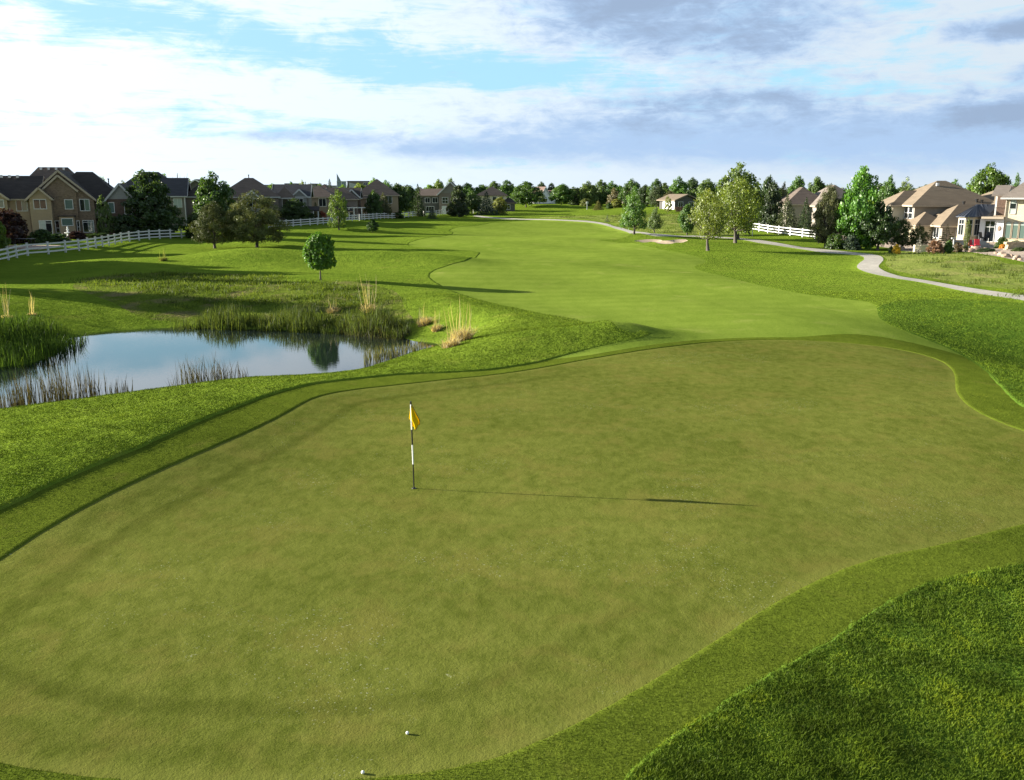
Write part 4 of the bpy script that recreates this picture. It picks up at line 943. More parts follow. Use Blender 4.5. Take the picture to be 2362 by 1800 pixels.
# ------------------------------------------------------------------ house parts (local: u to the right, v away from the golf course, w up)
def wing(h, u0, u1, v0, v1, E, R, kind, wall, roof, o=0.4, base=-1.0, trim='trim_tan', t=0.16, gable=None):
    um, vm = (u0 + u1) / 2, (v0 + v1) / 2
    m = MB()
    if kind == 'gf':
        m.add([(u0, v0, base), (u1, v0, base), (u1, v0, E), (um, v0, R - 0.05), (u0, v0, E), (u0, v1, base), (u1, v1, base), (u1, v1, E), (um, v1, R - 0.05), (u0, v1, E)],
              [(0, 1, 2, 3, 4), (9, 8, 7, 6, 5), (0, 5, 6, 1), (1, 6, 7, 2), (5, 0, 4, 9)])
    elif kind == 'gs':
        m.add([(u0, v0, base), (u0, v1, base), (u0, v1, E), (u0, vm, R - 0.05), (u0, v0, E), (u1, v0, base), (u1, v1, base), (u1, v1, E), (u1, vm, R - 0.05), (u1, v0, E)],
              [(4, 3, 2, 1, 0), (5, 6, 7, 8, 9), (0, 5, 9, 4), (1, 2, 7, 6), (0, 1, 6, 5)])
    else: m.box(u0, u1, v0, v1, base, E)
    w = m.build('wall', wall, h)
    r = MB(); tr = MB(); lift = t
    if kind == 'gf':
        s = (R - E) / (um - u0); e = E - s * o + lift; rr = R + lift
        r.slab([(u0 - o, v0 - o, e), (um, v0 - o, rr), (um, v1 + o, rr), (u0 - o, v1 + o, e)][::-1], t); r.slab([(u1 + o, v0 - o, e), (u1 + o, v1 + o, e), (um, v1 + o, rr), (um, v0 - o, rr)][::-1][::-1], t)
        for q in (u0 - o, u1 + o): tr.bar((q, v0 - o - 0.03, e - 0.12), (um, v0 - o - 0.03, rr - 0.12), 0.05, 0.26); tr.bar((q, v0 - o, e - 0.14), (q, v1 + o, e - 0.14), 0.06, 0.2)
    elif kind == 'gs':
        s = (R - E) / (vm - v0); e = E - s * o + lift; rr = R + lift
        r.slab([(u0 - o, v0 - o, e), (u1 + o, v0 - o, e), (u1 + o, vm, rr), (u0 - o, vm, rr)], t); r.slab([(u0 - o, vm, rr), (u1 + o, vm, rr), (u1 + o, v1 + o, e), (u0 - o, v1 + o, e)], t)
        for q in (u0 - o - 0.03, u1 + o + 0.03):
            tr.bar((q, v0 - o, e - 0.12), (q, vm, rr - 0.12), 0.05, 0.26); tr.bar((q, v1 + o, e - 0.12), (q, vm, rr - 0.12), 0.05, 0.26)
        tr.bar((u0 - o, v0 - o - 0.03, e - 0.12), (u1 + o, v0 - o - 0.03, e - 0.12), 0.06, 0.2)
    elif kind == 'hip':
        hw = min(u1 - u0, v1 - v0) / 2; s = (R - E) / hw; e = E - s * o + lift; rr = R + lift
        a = (u0 - o, v0 - o, e); b = (u1 + o, v0 - o, e); c = (u1 + o, v1 + o, e); d = (u0 - o, v1 + o, e)
        if u1 - u0 >= v1 - v0:
            p, q = (u0 + hw, vm, rr), (u1 - hw, vm, rr)
            if u1 - u0 - 2 * hw < 0.05: q = p
            r.slab([a, b, q, p] if q != p else [a, b, p], t); r.slab([c, d, p, q] if q != p else [c, d, p], t); r.slab([d, a, p], t); r.slab([b, c, q], t)
        else:
            p, q = (um, v0 + hw, rr), (um, v1 - hw, rr)
            r.slab([a, b, p], t); r.slab([c, d, q], t); r.slab([d, a, p, q], t); r.slab([b, c, q, p], t)
        for k_, l_ in ((a, b), (b, c), (c, d), (d, a)):
            tr.bar((k_[0], k_[1], k_[2] - 0.13), (l_[0], l_[1], l_[2] - 0.13), 0.07, 0.2)
    elif kind == 'flat': r.box(u0 - 0.1, u1 + 0.1, v0 - 0.1, v1 + 0.1, E, E + 0.35)
    elif kind == 'shed':
        r.slab([(u0 - o, v0 - o, E), (u1 + o, v0 - o, E), (u1 + o, v1, R), (u0 - o, v1, R)], t)
    ro = r.build('roof', roof, h)
    if tr.v: tr.build('fascia', trim, ro)
    if gable:      # a different cladding in the gable triangle
        g = MB(); z0 = E + 0.1; f = (R - z0) / (R - E)
        g.slab([(um - (um - u0) * f, v0 - 0.05, z0), (um + (um - u0) * f, v0 - 0.05, z0), (um, v0 - 0.05, R - 0.1)], 0.0) if False else g.add(
            [(um - (um - u0) * f, v0 - 0.05, z0), (um + (um - u0) * f, v0 - 0.05, z0), (um, v0 - 0.05, R - 0.1), (um - (um - u0) * f, v0 + 0.01, z0), (um + (um - u0) * f, v0 + 0.01, z0), (um, v0 + 0.01, R - 0.1)],
            [(0, 1, 2), (5, 4, 3), (0, 3, 4, 1), (1, 4, 5, 2), (2, 5, 3, 0)])
        g.build('gable_panel', gable, h)
    return ro


def win(h, side, plane, a0, a1, z0, z1, mull=1, trans=None, pane='glass_dark', fr='white_paint', arch=False, name='window', fw=0.09):
    P = {'f': lambda a, d, z: (a, plane - d, z), 'l': lambda a, d, z: (plane - d, a, z), 'r': lambda a, d, z: (plane + d, a, z)}[side]
    def bx(m, a, b, d0, d1, z, zz):
        m.hexa([P(a, d1, z), P(b, d1, z), P(b, d0, z), P(a, d0, z), P(a, d1, zz), P(b, d1, zz), P(b, d0, zz), P(a, d0, zz)])
    m = MB()
    bx(m, a0 - fw, a0, -0.02, 0.06, z0 - fw, z1 + (0 if arch else fw)); bx(m, a1, a1 + fw, -0.02, 0.06, z0 - fw, z1 + (0 if arch else fw)); bx(m, a0, a1, -0.02, 0.08, z0 - fw, z0)
    am = (a0 + a1) / 2; rd = (a1 - a0) / 2
    if arch:
        ang = [math.pi * i / 10 for i in range(11)]
        for i in range(10):
            c0, s0, c1, s1 = math.cos(ang[i]), math.sin(ang[i]), math.cos(ang[i + 1]), math.sin(ang[i + 1]); R2 = rd + fw
            m.hexa([P(am + rd * c0, 0.06, z1 + rd * s0), P(am + R2 * c0, 0.06, z1 + R2 * s0), P(am + R2 * c0, -0.02, z1 + R2 * s0), P(am + rd * c0, -0.02, z1 + rd * s0),
                    P(am + rd * c1, 0.06, z1 + rd * s1), P(am + R2 * c1, 0.06, z1 + R2 * s1), P(am + R2 * c1, -0.02, z1 + R2 * s1), P(am + rd * c1, -0.02, z1 + rd * s1)])
    else: bx(m, a0, a1, -0.02, 0.06, z1, z1 + fw)
    for i in range(1, mull + 1):
        a = a0 + (a1 - a0) * i / (mull + 1); bx(m, a - 0.03, a + 0.03, 0.0, 0.05, z0, z1)
    for z in (trans or []): bx(m, a0, a1, 0.0, 0.052, z - 0.035, z + 0.035)
    w = m.build(name, fr, h)
    # panes between the bars
    zs = [z0] + list(trans or []) + [z1]; k = 0
    for i in range(mull + 1):
        for j in range(len(zs) - 1):
            g = MB(); bx(g, a0 + (a1 - a0) * i / (mull + 1), a0 + (a1 - a0) * (i + 1) / (mull + 1), 0.004, 0.02, zs[j], zs[j + 1])
            g.build('pane', pane if not isinstance(pane, (list, tuple)) else pane[k % len(pane)], w); k += 1
    if arch:
        g = MB(); pts = [P(am + rd * math.cos(t_), 0.02, z1 + rd * math.sin(t_)) for t_ in ang]
        g.add(pts, [tuple(range(len(pts)))] if side != 'l' else [tuple(range(len(pts) - 1, -1, -1))]); g.build('pane', 'glass_pale', w)
    return w


def house(px, D, yaw, label, name='house', cat='house', group=None, z=None):
    x = xat(px, D); z = (0.72 if x < -20 and D < 240 else zg(x, D) - 0.05) if z is None else z
    e = empty(name, (x, D, z), yaw); tag(e, label, cat, group); return e


def rel(h): return lambda py, D: zat(py, D) - h.location.z


def vents(h, pts):
    for u, v, w in pts:
        m = MB(); m.box(u - 0.16, u + 0.16, v - 0.16, v + 0.16, w - 0.25, w + 0.14); m.build('roof_vent', 'vent_metal', h)


def stack(h, u, v, z0, z1, r=0.09):
    MB().tube([(u, v, z0), (u, v, z1)], [r, r], 8).tube([(u, v, z1), (u, v, z1 + 0.15)], [r * 1.6, r * 1.6], 8).build('flue', 'dark_metal', h)


LROW = 'houses along the left side'; RROW = 'houses along the right side'
# --- brick house at the far left
h = house(0, 121, 0.30, 'tan two-storey house with a brick gable at the left edge', 'brick_house', group=LROW); h.scale = (0.9, 1, 1)
wing(h, 0.4, 12.2, 6.5, 14, 5.3, 9.3, 'hip', 'stucco_tan', 'shingle_brown')
wing(h, 4.3, 13.3, 0, 8.5, 5.1, 8.7, 'gf', 'brick_tan', 'shingle_dark')
wing(h, 6.5, 11.0, -0.28, 4, 6.25, 8.1, 'gf', 'brick_tan', 'shingle_dark', o=0.3)
wing(h, 4.7, 7.6, -1.2, 5, 5.2, 6.45, 'gf', 'siding_tan', 'shingle_dark', o=0.35)
wing(h, -8, 5.4, 0.9, 9, 5.2, 8.0, 'gs', 'stucco_tan', 'shingle_dark')
wing(h, -4.4, 1.5, -0.1, 5, 5.2, 7.3, 'gf', 'siding_tan', 'shingle_dark')
win(h, 'f', 0.9, 2.5, 3.9, 3.5, 5.0, 1, pane=['glass_dark', 'glass_green']); win(h, 'f', -1.2, 5.3, 6.9, 3.8, 4.95, 1)
win(h, 'f', -0.28, 9.35, 10.35, 3.75, 4.9, 0, pane='glass_green'); win(h, 'f', 0, 11.35, 12.6, 3.5, 4.95, 1, pane=['glass_dark', 'glass_green'])
win(h, 'f', 0, 11.5, 12.9, 0.6, 2.1, 1, [1.9], pane=['glass_dark', 'glass_dark', 'glass_green', 'glass_green']); win(h, 'f', -0.28, 10.72, 10.98, 0.6, 2.1, 0, [1.3])
win(h, 'f', -0.28, 7.75, 8.2, 0.55, 2.1, 0, [1.2]); win(h, 'f', -0.1, -0.6, 1.0, 4.0, 4.9, 1, pane='glass_green')
win(h, 'f', -1.2, 5.75, 7.35, 0.25, 2.15, 1, [1.9], pane=['glass_pale', 'glass_pale', 'glass_dark', 'glass_dark'], name='patio_door')
m = MB(); m.box(8.4, 10.5, -0.85, -0.29, 0, 2.7); m.build('bay_wall', 'stucco_tan', h); m = MB(); m.box(8.25, 10.65, -1.0, -0.285, 2.7, 2.85); m.build('bay_roof', 'shingle_dark', h)
win(h, 'f', -0.85, 8.75, 10.2, 1.55, 2.4, 0, pane='glass_green')
vents(h, [(4.6 + i * 1.1, 9.9, 9.3) for i in range(4)]); vents(h, [(-1 + i * 1.1, 4.4, 8.1) for i in range(4)]); stack(h, -3.2, 5.2, 7.8, 9.3)
# --- grey-sided house next to it
h = house(208, 125, 0.30, 'grey-sided two-storey house right of the brick house', 'sided_house', group=LROW); h.scale = (0.92, 1, 1)
wing(h, -6.0, 4.6, 1.2, 9.5, 5.0, 8.6, 'hip', 'siding_grey', 'shingle_dark', trim='trim_grey')
wing(h, 2.7, 6.7, -0.3, 9, 4.9, 7.0, 'gf', 'brick_dark', 'shingle_dark', trim='trim_grey', gable='siding_pale')
m = MB(); m.box(0.3, 2.6, -0.6, 1.19, 2.45, 3.6); m.build('balcony', 'siding_grey', h)
for u in (0.45, 2.3): m = MB(); m.box(u - 0.09, u + 0.09, -0.5, -0.32, -0.5, 2.45); m.build('balcony_post', 'trim_grey', h)
win(h, 'f', -0.3, 3.0, 3.7, 3.2, 4.5, 0, pane='glass_green'); win(h, 'f', -0.3, 5.2, 6.2, 3.0, 4.5, 0); win(h, 'f', 1.2, 1.0, 2.2, 3.65, 4.6, 1); win(h, 'f', -0.3, 3.6, 4.8, 0.7, 2.0, 1)
stack(h, 2.6, 5.2, 6.2, 7.7)
h = house(262, 160, 0.2, 'slate-roofed house showing only its ridge left of the large dark tree', 'roof_house', group=LROW)
wing(h, 0, 12, 0, 9, 5.6, 9.3, 'hip', 'siding_grey', 'shingle_blue', trim='trim_grey'); vents(h, [(4.5, 4.0, 9.2), (5.3, 4.0, 9.2)])
win(h, 'f', 0, 1.2, 2.6, 3.4, 4.7, 1); win(h, 'f', 0, 8.5, 9.8, 3.4, 4.7, 1)
# --- house behind the large tree
h = house(385, 150, 0.25, 'blue-roofed grey house with a white downspout right of the large dark tree', 'sided_house', group=LROW)
wing(h, -4.5, 3.2, 0, 8, 5.4, 8.1, 'gs', 'siding_grey', 'shingle_blue', trim='trim_grey'); wing(h, 3.2, 9.2, 1.8, 9, 5.4, 7.9, 'hip', 'siding_brown', 'shingle_dark', trim='trim_grey')
m = MB(); m.box(3.05, 3.2, -0.14, -0.02, 0, 5.3); m.build('downspout', 'white_paint', h)
wing(h, 5.2, 8.8, -0.6, 1.79, 2.4, 3.5, 'gf', 'brick_dark', 'shingle_dark', trim='trim_tan'); win(h, 'f', 0, 1.4, 2.6, 3.5, 4.8, 1, pane='glass_pale'); win(h, 'f', 1.8, 6.2, 7.4, 3.6, 4.9, 1); win(h, 'f', -0.6, 6.3, 7.7, 0.8, 2.0, 1)
h = house(432, 205, 0.0, 'small dark gable with white trim behind the left houses', 'gabled_house', group=LROW)
wing(h, 0, 5.2, 0, 8, 6.9, 8.5, 'gf', 'siding_dark', 'shingle_dark', trim='white_paint', o=0.5); win(h, 'f', 0, 1.8, 3.2, 4.5, 5.8, 1)
# --- brown hip roof
h = house(505, 163, 0.2, 'brown hip-roofed house with small gables behind the broad pine', 'hip_house', group=LROW)
wing(h, 0, 10.5, 1.5, 10.5, 5.2, 8.3, 'hip', 'siding_brown', 'shingle_brown', trim='trim_grey'); wing(h, 4.8, 7.3, 0.2, 5, 4.9, 6.1, 'gf', 'siding_pale', 'shingle_blue', trim='white_paint')
win(h, 'f', 0.2, 5.3, 6.8, 3.2, 4.6, 1); wing(h, 10.3, 13, 3, 9, 5.2, 6.8, 'hip', 'siding_grey', 'shingle_brown', trim='trim_grey'); win(h, 'f', 3.0, 11.2, 12.2, 3.2, 4.7, 0); stack(h, 5.2, 6, 8, 8.9)
# --- blue roof, grey siding
h = house(634, 174, 0.15, 'grey-sided house with a slate blue roof and small white-edged gable', 'sided_house', group=LROW)
wing(h, 0, 6.6, 0, 8, 5.1, 7.2, 'gs', 'siding_grey', 'shingle_blue', trim='white_paint'); wing(h, 3.6, 6.2, -0.4, 4, 5.1, 6.3, 'gf', 'siding_pale', 'shingle_blue', trim='white_paint', o=0.3)
m = MB(); m.box(-0.05, 0.15, -0.2, -0.02, 0, 5.0); m.build('downspout', 'white_paint', h)
win(h, 'f', -0.4, 4.3, 5.5, 3.2, 4.6, 1); win(h, 'f', 0, 1.8, 2.9, 3.4, 4.6, 1)
m = MB(); m.slab([(4.6, -2.6, 2.5), (8.6, -2.6, 2.5), (8.6, -0.41, 3.2), (4.6, -0.41, 3.2)], 0.15); m.build('porch_roof', 'shingle_dark', h)
for u in (6.6, 7.5, 8.4): m = MB(); m.box(u - 0.1, u + 0.1, -2.5, -2.3, -0.3, 2.4); m.build('porch_post', 'white_paint', h)
# --- brown house
h = house(692, 186, 0.1, 'brown house with a grey hip roof right of the blue-roofed house', 'hip_house', group=LROW)
wing(h, 0, 7.2, 0, 8, 5.0, 7.1, 'hip', 'siding_brown', 'shingle_brown', trim='trim_tan'); wing(h, 5.8, 11.5, 1.6, 9, 4.6, 6.7, 'hip', 'siding_brown', 'shingle_brown', trim='trim_tan')
win(h, 'f', 0, 1.2, 2.3, 3.0, 4.3, 0, [3.7]); win(h, 'f', 0, 4.0, 5.4, 3.0, 4.5, 1); wing(h, 7.0, 10.4, -1.0, 1.59, 2.3, 3.6, 'hip', 'siding_dark', 'shingle_dark', trim='trim_brown')
win(h, 'f', -1.0, 7.5, 8.8, 0.5, 2.0, 1)
h = house(727, 250, 0.0, 'terracotta roof peeking out behind the left row', 'roof_house', group=LROW)
wing(h, 0, 4.6, 0, 6, 5.0, 7.2, 'hip', 'siding_tan', 'shingle_red'); win(h, 'f', 0, 1.5, 2.8, 3.2, 4.3, 1)
# --- brick gable with pergola
h = house(800, 193, 0.1, 'narrow dark brick house with a white-trimmed gable behind the pergola', 'brick_house', group=LROW)
wing(h, -4, 2.6, 0.6, 8, 4.9, 6.6, 'gs', 'siding_brown', 'shingle_dark', trim='trim_grey'); wing(h, -0.2, 2.7, -0.3, 5, 4.9, 6.3, 'gf', 'brick_dark', 'shingle_dark', trim='white_paint', gable='siding_grey'); win(h, 'f', -0.3, 0.6, 1.9, 3.0, 4.4, 1); win(h, 'f', 0.6, -2.4, -1.2, 3.0, 4.4, 1)
h = house(822, 203, 0.12, 'tan house with a big steep brown hip roof left of the far fence', 'hip_house', group=LROW)
wing(h, 0, 9.4, 0, 11, 5.3, 8.6, 'hip', 'siding_tan', 'shingle_brown', trim='trim_tan'); wing(h, -1.0, 4.6, -0.5, 5, 4.7, 6.3, 'hip', 'siding_brown', 'shingle_brown', trim='trim_tan')
win(h, 'f', -0.5, 2.4, 3.6, 3.0, 4.4, 0, [3.7]); win(h, 'f', 0, 6.4, 8.0, 3.4, 4.9, 1); win(h, 'f', -0.5, 2.4, 3.8, 0.6, 2.0, 1)
# --- dark gabled house
h = house(972, 234, 0.0, 'dark house with a grey front gable and a white four-pane window', 'gabled_house', group=LROW)
wing(h, -0.4, 5.4, 0.8, 9, 4.9, 6.5, 'gs', 'siding_dark', 'shingle_brown', trim='trim_brown'); wing(h, 4.6, 10.6, 0, 9, 5.4, 8.2, 'gf', 'siding_brown', 'shingle_dark', trim='white_paint', gable='siding_grey', o=0.5)
win(h, 'f', 0, 5.5, 6.9, 3.0, 4.4, 1, [3.7]); win(h, 'f', 0.8, 1.0, 2.2, 3.1, 4.3, 1); win(h, 'f', 0.8, 2.9, 4.2, 3.1, 4.3, 1); win(h, 'f', 0, 5.4, 6.4, 0.3, 2.2, 0, name='door', pane='glass_pale')
win(h, 'f', 0.8, 1.2, 3.2, 0.4, 2.1, 2)
h = house(1100, 262, 0.0, 'white-walled house with a dark brown hip roof in the far left row', 'hip_house', group=LROW)
wing(h, 0, 8.6, 0, 9, 4.6, 6.9, 'hip', 'stucco_cream', 'shingle_dark', trim='trim_brown'); win(h, 'f', 0, 4.6, 5.6, 2.8, 4.1, 0); win(h, 'f', 0, 6.6, 7.6, 2.8, 4.1, 0); wing(h, 7.4, 11, -1, 3, 2.6, 3.9, 'hip', 'siding_dark', 'shingle_dark', trim='trim_brown'); win(h, 'f', -1, 8.2, 9.6, 0.6, 1.9, 1)
# --- far end
FARH = 'buildings at the far end'
h = house(1244, 330, 0.55, 'white steep-gabled house with a reddish roof at the far end', 'gabled_house', group=FARH)
wing(h, 0, 5.2, 0, 7, 2.0, 5.9, 'gf', 'stucco_white', 'shingle_red', trim='white_paint', o=0.3); wing(h, 5, 8.5, 1, 6, 2.6, 4.6, 'gf', 'stucco_white', 'shingle_red', trim='white_paint', o=0.3); win(h, 'f', 0, 2.0, 3.2, 0.6, 1.8, 1)
h = house(1424, 345, -0.4, 'cream house wall glimpsed between the far trees', 'cream_house', group=FARH)
wing(h, 0, 4.0, 0, 6, 4.2, 5.6, 'gs', 'stucco_cream', 'tile_tan', trim='trim_tan'); win(h, 'f', 0, 1.2, 2.2, 2.2, 3.4, 0)
h = house(1556, 238, 0.5, 'low grey building with a white porch end and pitched roof', 'clubhouse', 'building', group=FARH)
wing(h, 0, 7.5, 0, 6.5, 2.6, 3.9, 'gf', 'siding_dark', 'tile_tan', trim='trim_brown', o=0.6); m = MB(); m.box(-0.06, -0.01, 0.2, 5, 0, 2.5); m.build('white_end_wall', 'stucco_white', h)
win(h, 'f', 0, 1.2, 2.6, 0.8, 2.0, 1); win(h, 'f', 0, 4.6, 6.2, 0.8, 2.0, 1)
e = empty('board_fence', (xat(1558, 230), 230, zg(xat(1558, 230), 230)), 0.1); tag(e, 'reddish-brown board fence in front of the low grey building', 'fence')
bm = MB().box(0, 0.28, -0.03, 0.03, -0.2, 1.2).mesh('board', 'wood_red')
for i in range(15): link('board', bm, e, loc=(i * 0.31, random.uniform(-0.02, 0.02), random.uniform(-0.03, 0.03)))
# --- offices behind
h = house(779, 470, 0.15, 'glass office with a pointed glass spire rising behind the houses', 'glass_office', 'building')
z1 = zat(419.5, 470) - h.location.z
wing(h, 0, 4.6, 0, 10, z1, 0, 'flat', 'glass_blue', 'vent_metal'); wing(h, 5.2, 16.5, 1.5, 12, z1 + 0.1, 0, 'flat', 'siding_brown', 'siding_dark')
m = MB(); m.add([(0.1, -0.3, z1), (2.2, -0.3, z1 + 0.2), (0.1, -0.3, z1 + 4.2), (0.1, 0.4, z1), (2.2, 0.4, z1 + 0.2), (0.1, 0.4, z1 + 4.2)], [(0, 1, 2), (5, 4, 3), (0, 3, 4, 1), (1, 4, 5, 2), (2, 5, 3, 0)]); m.build('glass_spire', 'glass_blue', h)
for u in (0.05, 2.3, 4.6): m = MB(); m.box(u - 0.15, u + 0.15, -0.35, -0.02, -1, z1 + 0.3); m.build('mullion', 'vent_metal', h)
m = MB(); m.hexa([(6, 1.2, -1), (15.5, 1.2, -1), (15.5, 1.49, -1), (6, 1.49, -1), (6, 1.2, z1 - 0.4), (15.5, 1.2, z1 - 2.6), (15.5, 1.49, z1 - 2.6), (6, 1.49, z1 - 0.4)]); m.build('sloped_wall_panel', 'trim_grey', h)
win(h, 'f', 1.5, 13.6, 15.6, z1 - 1.8, z1 - 0.4, 1, fr='vent_metal')
h = house(605, 520, 0.0, 'long low flat-roofed office on the skyline left of the glass office', 'flat_office', 'building')
z1 = zat(428, 520) - h.location.z
wing(h, 0, 21, 0, 12, z1, 0, 'flat', 'siding_pale', 'shingle_blue'); wing(h, 13.5, 20, -1, 8, z1 + 0.8, 0, 'flat', 'siding_grey', 'siding_dark'); wing(h, 21.1, 43, 1, 12, z1 - 0.4, 0, 'flat', 'siding_pale', 'shingle_blue'); wing(h, 28, 31, 0.5, 6, z1 + 0.7, 0, 'flat', 'siding_grey', 'siding_dark')
for i in range(7): win(h, 'f', 0 if i < 4 else 1, (1, 4.5, 8, 11, 24, 32.5, 37)[i], (1, 4.5, 8, 11, 24, 32.5, 37)[i] + 2.2, z1 - 2.2, z1 - 1.0, 1, fr='vent_metal')

# --- right side
h = house(1812, 158, 0.0, 'brown-roofed house half hidden behind the right spruces', 'hip_house', group=RROW)
wing(h, 0, 7.5, 0, 9, 4.2, 6.8, 'hip', 'stucco_taupe', 'shingle_brown', trim='trim_tan'); wing(h, 4.2, 13, -3, 8, 4.0, 7.2, 'hip', 'stucco_taupe', 'tile_grey', trim='trim_tan'); win(h, 'f', -3, 6, 7.6, 1.2, 2.8, 1); win(h, 'l', 0, 2, 3.6, 1.2, 2.8, 1)
# tan-roofed house: its sunny side looks left, its shaded side at the camera
h = house(2104, 121, 0.0, 'large taupe house with sunlit tan tile roofs at right', 'tan_roofed_house', group=RROW)
wing(h, 0, 11, 0, 9.8, 4.85, 7.7, 'hip', 'stucco_taupe', 'tile_tan', o=0.6); wing(h, -1.6, 5, 3.2, 8.2, 4.8, 6.4, 'hip', 'stucco_cream', 'tile_tan', o=0.5)
wing(h, 10.2, 18.5, -1.2, 8.5, 4.8, 7.0, 'hip', 'stucco_cream', 'tile_tan', o=0.5); wing(h, 1.4, 9.8, -5.4, 1.4, 2.35, 4.6, 'hip', 'stucco_taupe', 'tile_tan', o=0.5)
wing(h, -0.6, 3, -2.6, 2.9, 2.3, 3.6, 'hip', 'stone_cream', 'tile_tan', o=0.4)
win(h, 'l', 0, 0.5, 1.6, 2.9, 4.4, 0, [3.6]); win(h, 'l', 0, 1.9, 2.9, 2.9, 4.4, 0, [3.6]); win(h, 'l', -1.6, 3.7, 5.2, 2.9, 4.4, 1); win(h, 'l', -1.6, 5.8, 7.5, 2.9, 4.4, 1); win(h, 'l', 0, 8.5, 9.4, 2.9, 4.4, 0)
win(h, 'l', 1.4, -4.6, -3.2, 0.6, 2.0, 1); win(h, 'f', -5.4, 3.2, 4.6, 0.5, 1.9, 1); win(h, 'f', 0, 6.8, 8.2, 3.0, 4.2, 1); win(h, 'f', -1.2, 12.6, 14.2, 3.0, 4.2, 1)
vents(h, [(12.2, 1.6, 6.7), (13.2, 1.6, 6.7), (14.2, 1.6, 6.7), (15.2, 1.6, 6.7), (4.4, 3.6, 7.4)]); stack(h, 6.0, -0.9, 3.9, 5.0, 0.14); stack(h, 8.2, 0.1, 4.2, 5.3, 0.14); stack(h, 8.8, -0.1, 4.2, 5.2, 0.12)
# cream stone house with the bay
h = house(2203, 113, -0.60, 'cream stone house with arched windows and a dark metal-roofed bay', 'stone_house', group=RROW)
h.scale = (0.64, 1, 1)
# bay: five-sided room under a seamed metal roof
bay = [(0, 2.2), (0.15, 0.55), (1.55, -0.3), (2.95, 0.2), (4.0, 1.6)]
m = MB()
for (a, b), (c, d) in zip(bay[:-1], bay[1:]):
    m.add([(a, b, -1), (c, d, -1), (c, d, 3.25), (a, b, 3.25)], [(0, 1, 2, 3)])
m.build('bay_wall', 'stone_cream', h)
m = MB()
for (a, b), (c, d) in zip(bay[:-1], bay[1:]):
    q = math.hypot(c - a, d - b); nx, ny = (d - b) / q * 0.06, -(c - a) / q * 0.06
    m.hexa([(a + nx, b + ny, -1), (c + nx, d + ny, -1), (c, d, -1), (a, b, -1), (a + nx, b + ny, 0.85), (c + nx, d + ny, 0.85), (c, d, 0.85), (a, b, 0.85)])
m.build('stone_base', 'stone_rubble', h)
for i, (p0, p1) in enumerate(zip(bay[:-1], bay[1:])):
    a, b = Vector((*p0, 0)), Vector((*p1, 0)); d = (b - a); L = d.length; d.normalize(); nrm = Vector((d.y, -d.x, 0))
    fr = MB(); w0, w1 = 0.26, L - 0.26
    if w1 - w0 < 0.4: continue
    def loc(t, off, z, a=a, d=d, nrm=nrm): p = a + d * t + nrm * off; return (p.x, p.y, z)
    def bx(mm, t0, t1, z0, z1, o0=0.0, o1=0.07): mm.hexa([loc(t0, o1, z0), loc(t1, o1, z0), loc(t1, o0, z0), loc(t0, o0, z0), loc(t0, o1, z1), loc(t1, o1, z1), loc(t1, o0, z1), loc(t0, o0, z1)])
    bx(fr, w0 - 0.07, w0, 0.95, 2.95); bx(fr, w1, w1 + 0.07, 0.95, 2.95); bx(fr, w0, w1, 0.95, 1.03); bx(fr, w0, w1, 2.88, 2.95); bx(fr, w0, w1, 2.3, 2.38); bx(fr, (w0 + w1) / 2 - 0.03, (w0 + w1) / 2 + 0.03, 1.03, 2.88, 0.0, 0.06)
    f = fr.build('window', 'trim_grey', h)
    for z0, z1 in ((1.03, 2.3), (2.38, 2.88)):
        for t0, t1 in ((w0, (w0 + w1) / 2 - 0.03), ((w0 + w1) / 2 + 0.03, w1)):
            g = MB(); bx(g, t0, t1, z0, z1, 0.004, 0.025); g.build('pane', 'glass_dark', f)
ap = (2.6, 3.4, 4.75); ev = [(-0.45, 2.6), (-0.35, 0.3), (1.5, -0.8), (3.2, -0.25), (4.5, 1.4)]
for a, b in zip(ev[:-1], ev[1:]):
    MB().slab([(a[0], a[1], 3.3), (b[0], b[1], 3.3), ap], 0.1).build('roof', 'metal_roof', h)
m = MB(); m.slab([(4.5, 1.4, 3.3), (7.5, 3.4, 3.3), (6.6, 4.6, 4.75), ap], 0.1); rf = m.build('roof', 'metal_roof', h)
for a, b in zip(ev[:-1], ev[1:]):
    for t in (0.0, 0.33, 0.66):
        s = Vector((a[0] + (b[0] - a[0]) * t, a[1] + (b[1] - a[1]) * t, 3.33)); MB().bar(s, s.lerp(Vector(ap), 0.97 if t == 0 else 0.93), 0.05, 0.07).build('seam', 'metal_roof', rf)
for t in (0.15, 0.35, 0.55, 0.75, 0.95):
    MB().bar((4.5 + 3 * t, 1.4 + 2 * t, 3.33), (2.6 + 4 * t, 3.4 + 1.2 * t, 4.78), 0.05, 0.07).build('seam', 'metal_roof', rf)
# white wall with the glazed doors, set back from the bay
m = MB(); m.box(3.9, 8.0, 0.75, 6, -1, 3.0); m.build('white_wall', 'stucco_white', h); m = MB(); m.box(3.9, 8.0, 0.71, 0.749, -1, 0.25); m.build('stone_base', 'stone_rubble', h)
win(h, 'f', 0.75, 4.9, 6.5, 0.3, 2.75, 1, [2.05], fr='white_paint', name='patio_door')
m = MB(); m.box(4.2, 8.0, -0.1, 1.69, 3.05, 3.3); m.build('canopy', 'trim_tan', h)
MB().tube([(7.3, 0.74, 1.9), (7.3, 0.68, 1.9)], [0.33, 0.26], 14).build('wall_ornament', 'rock', h)
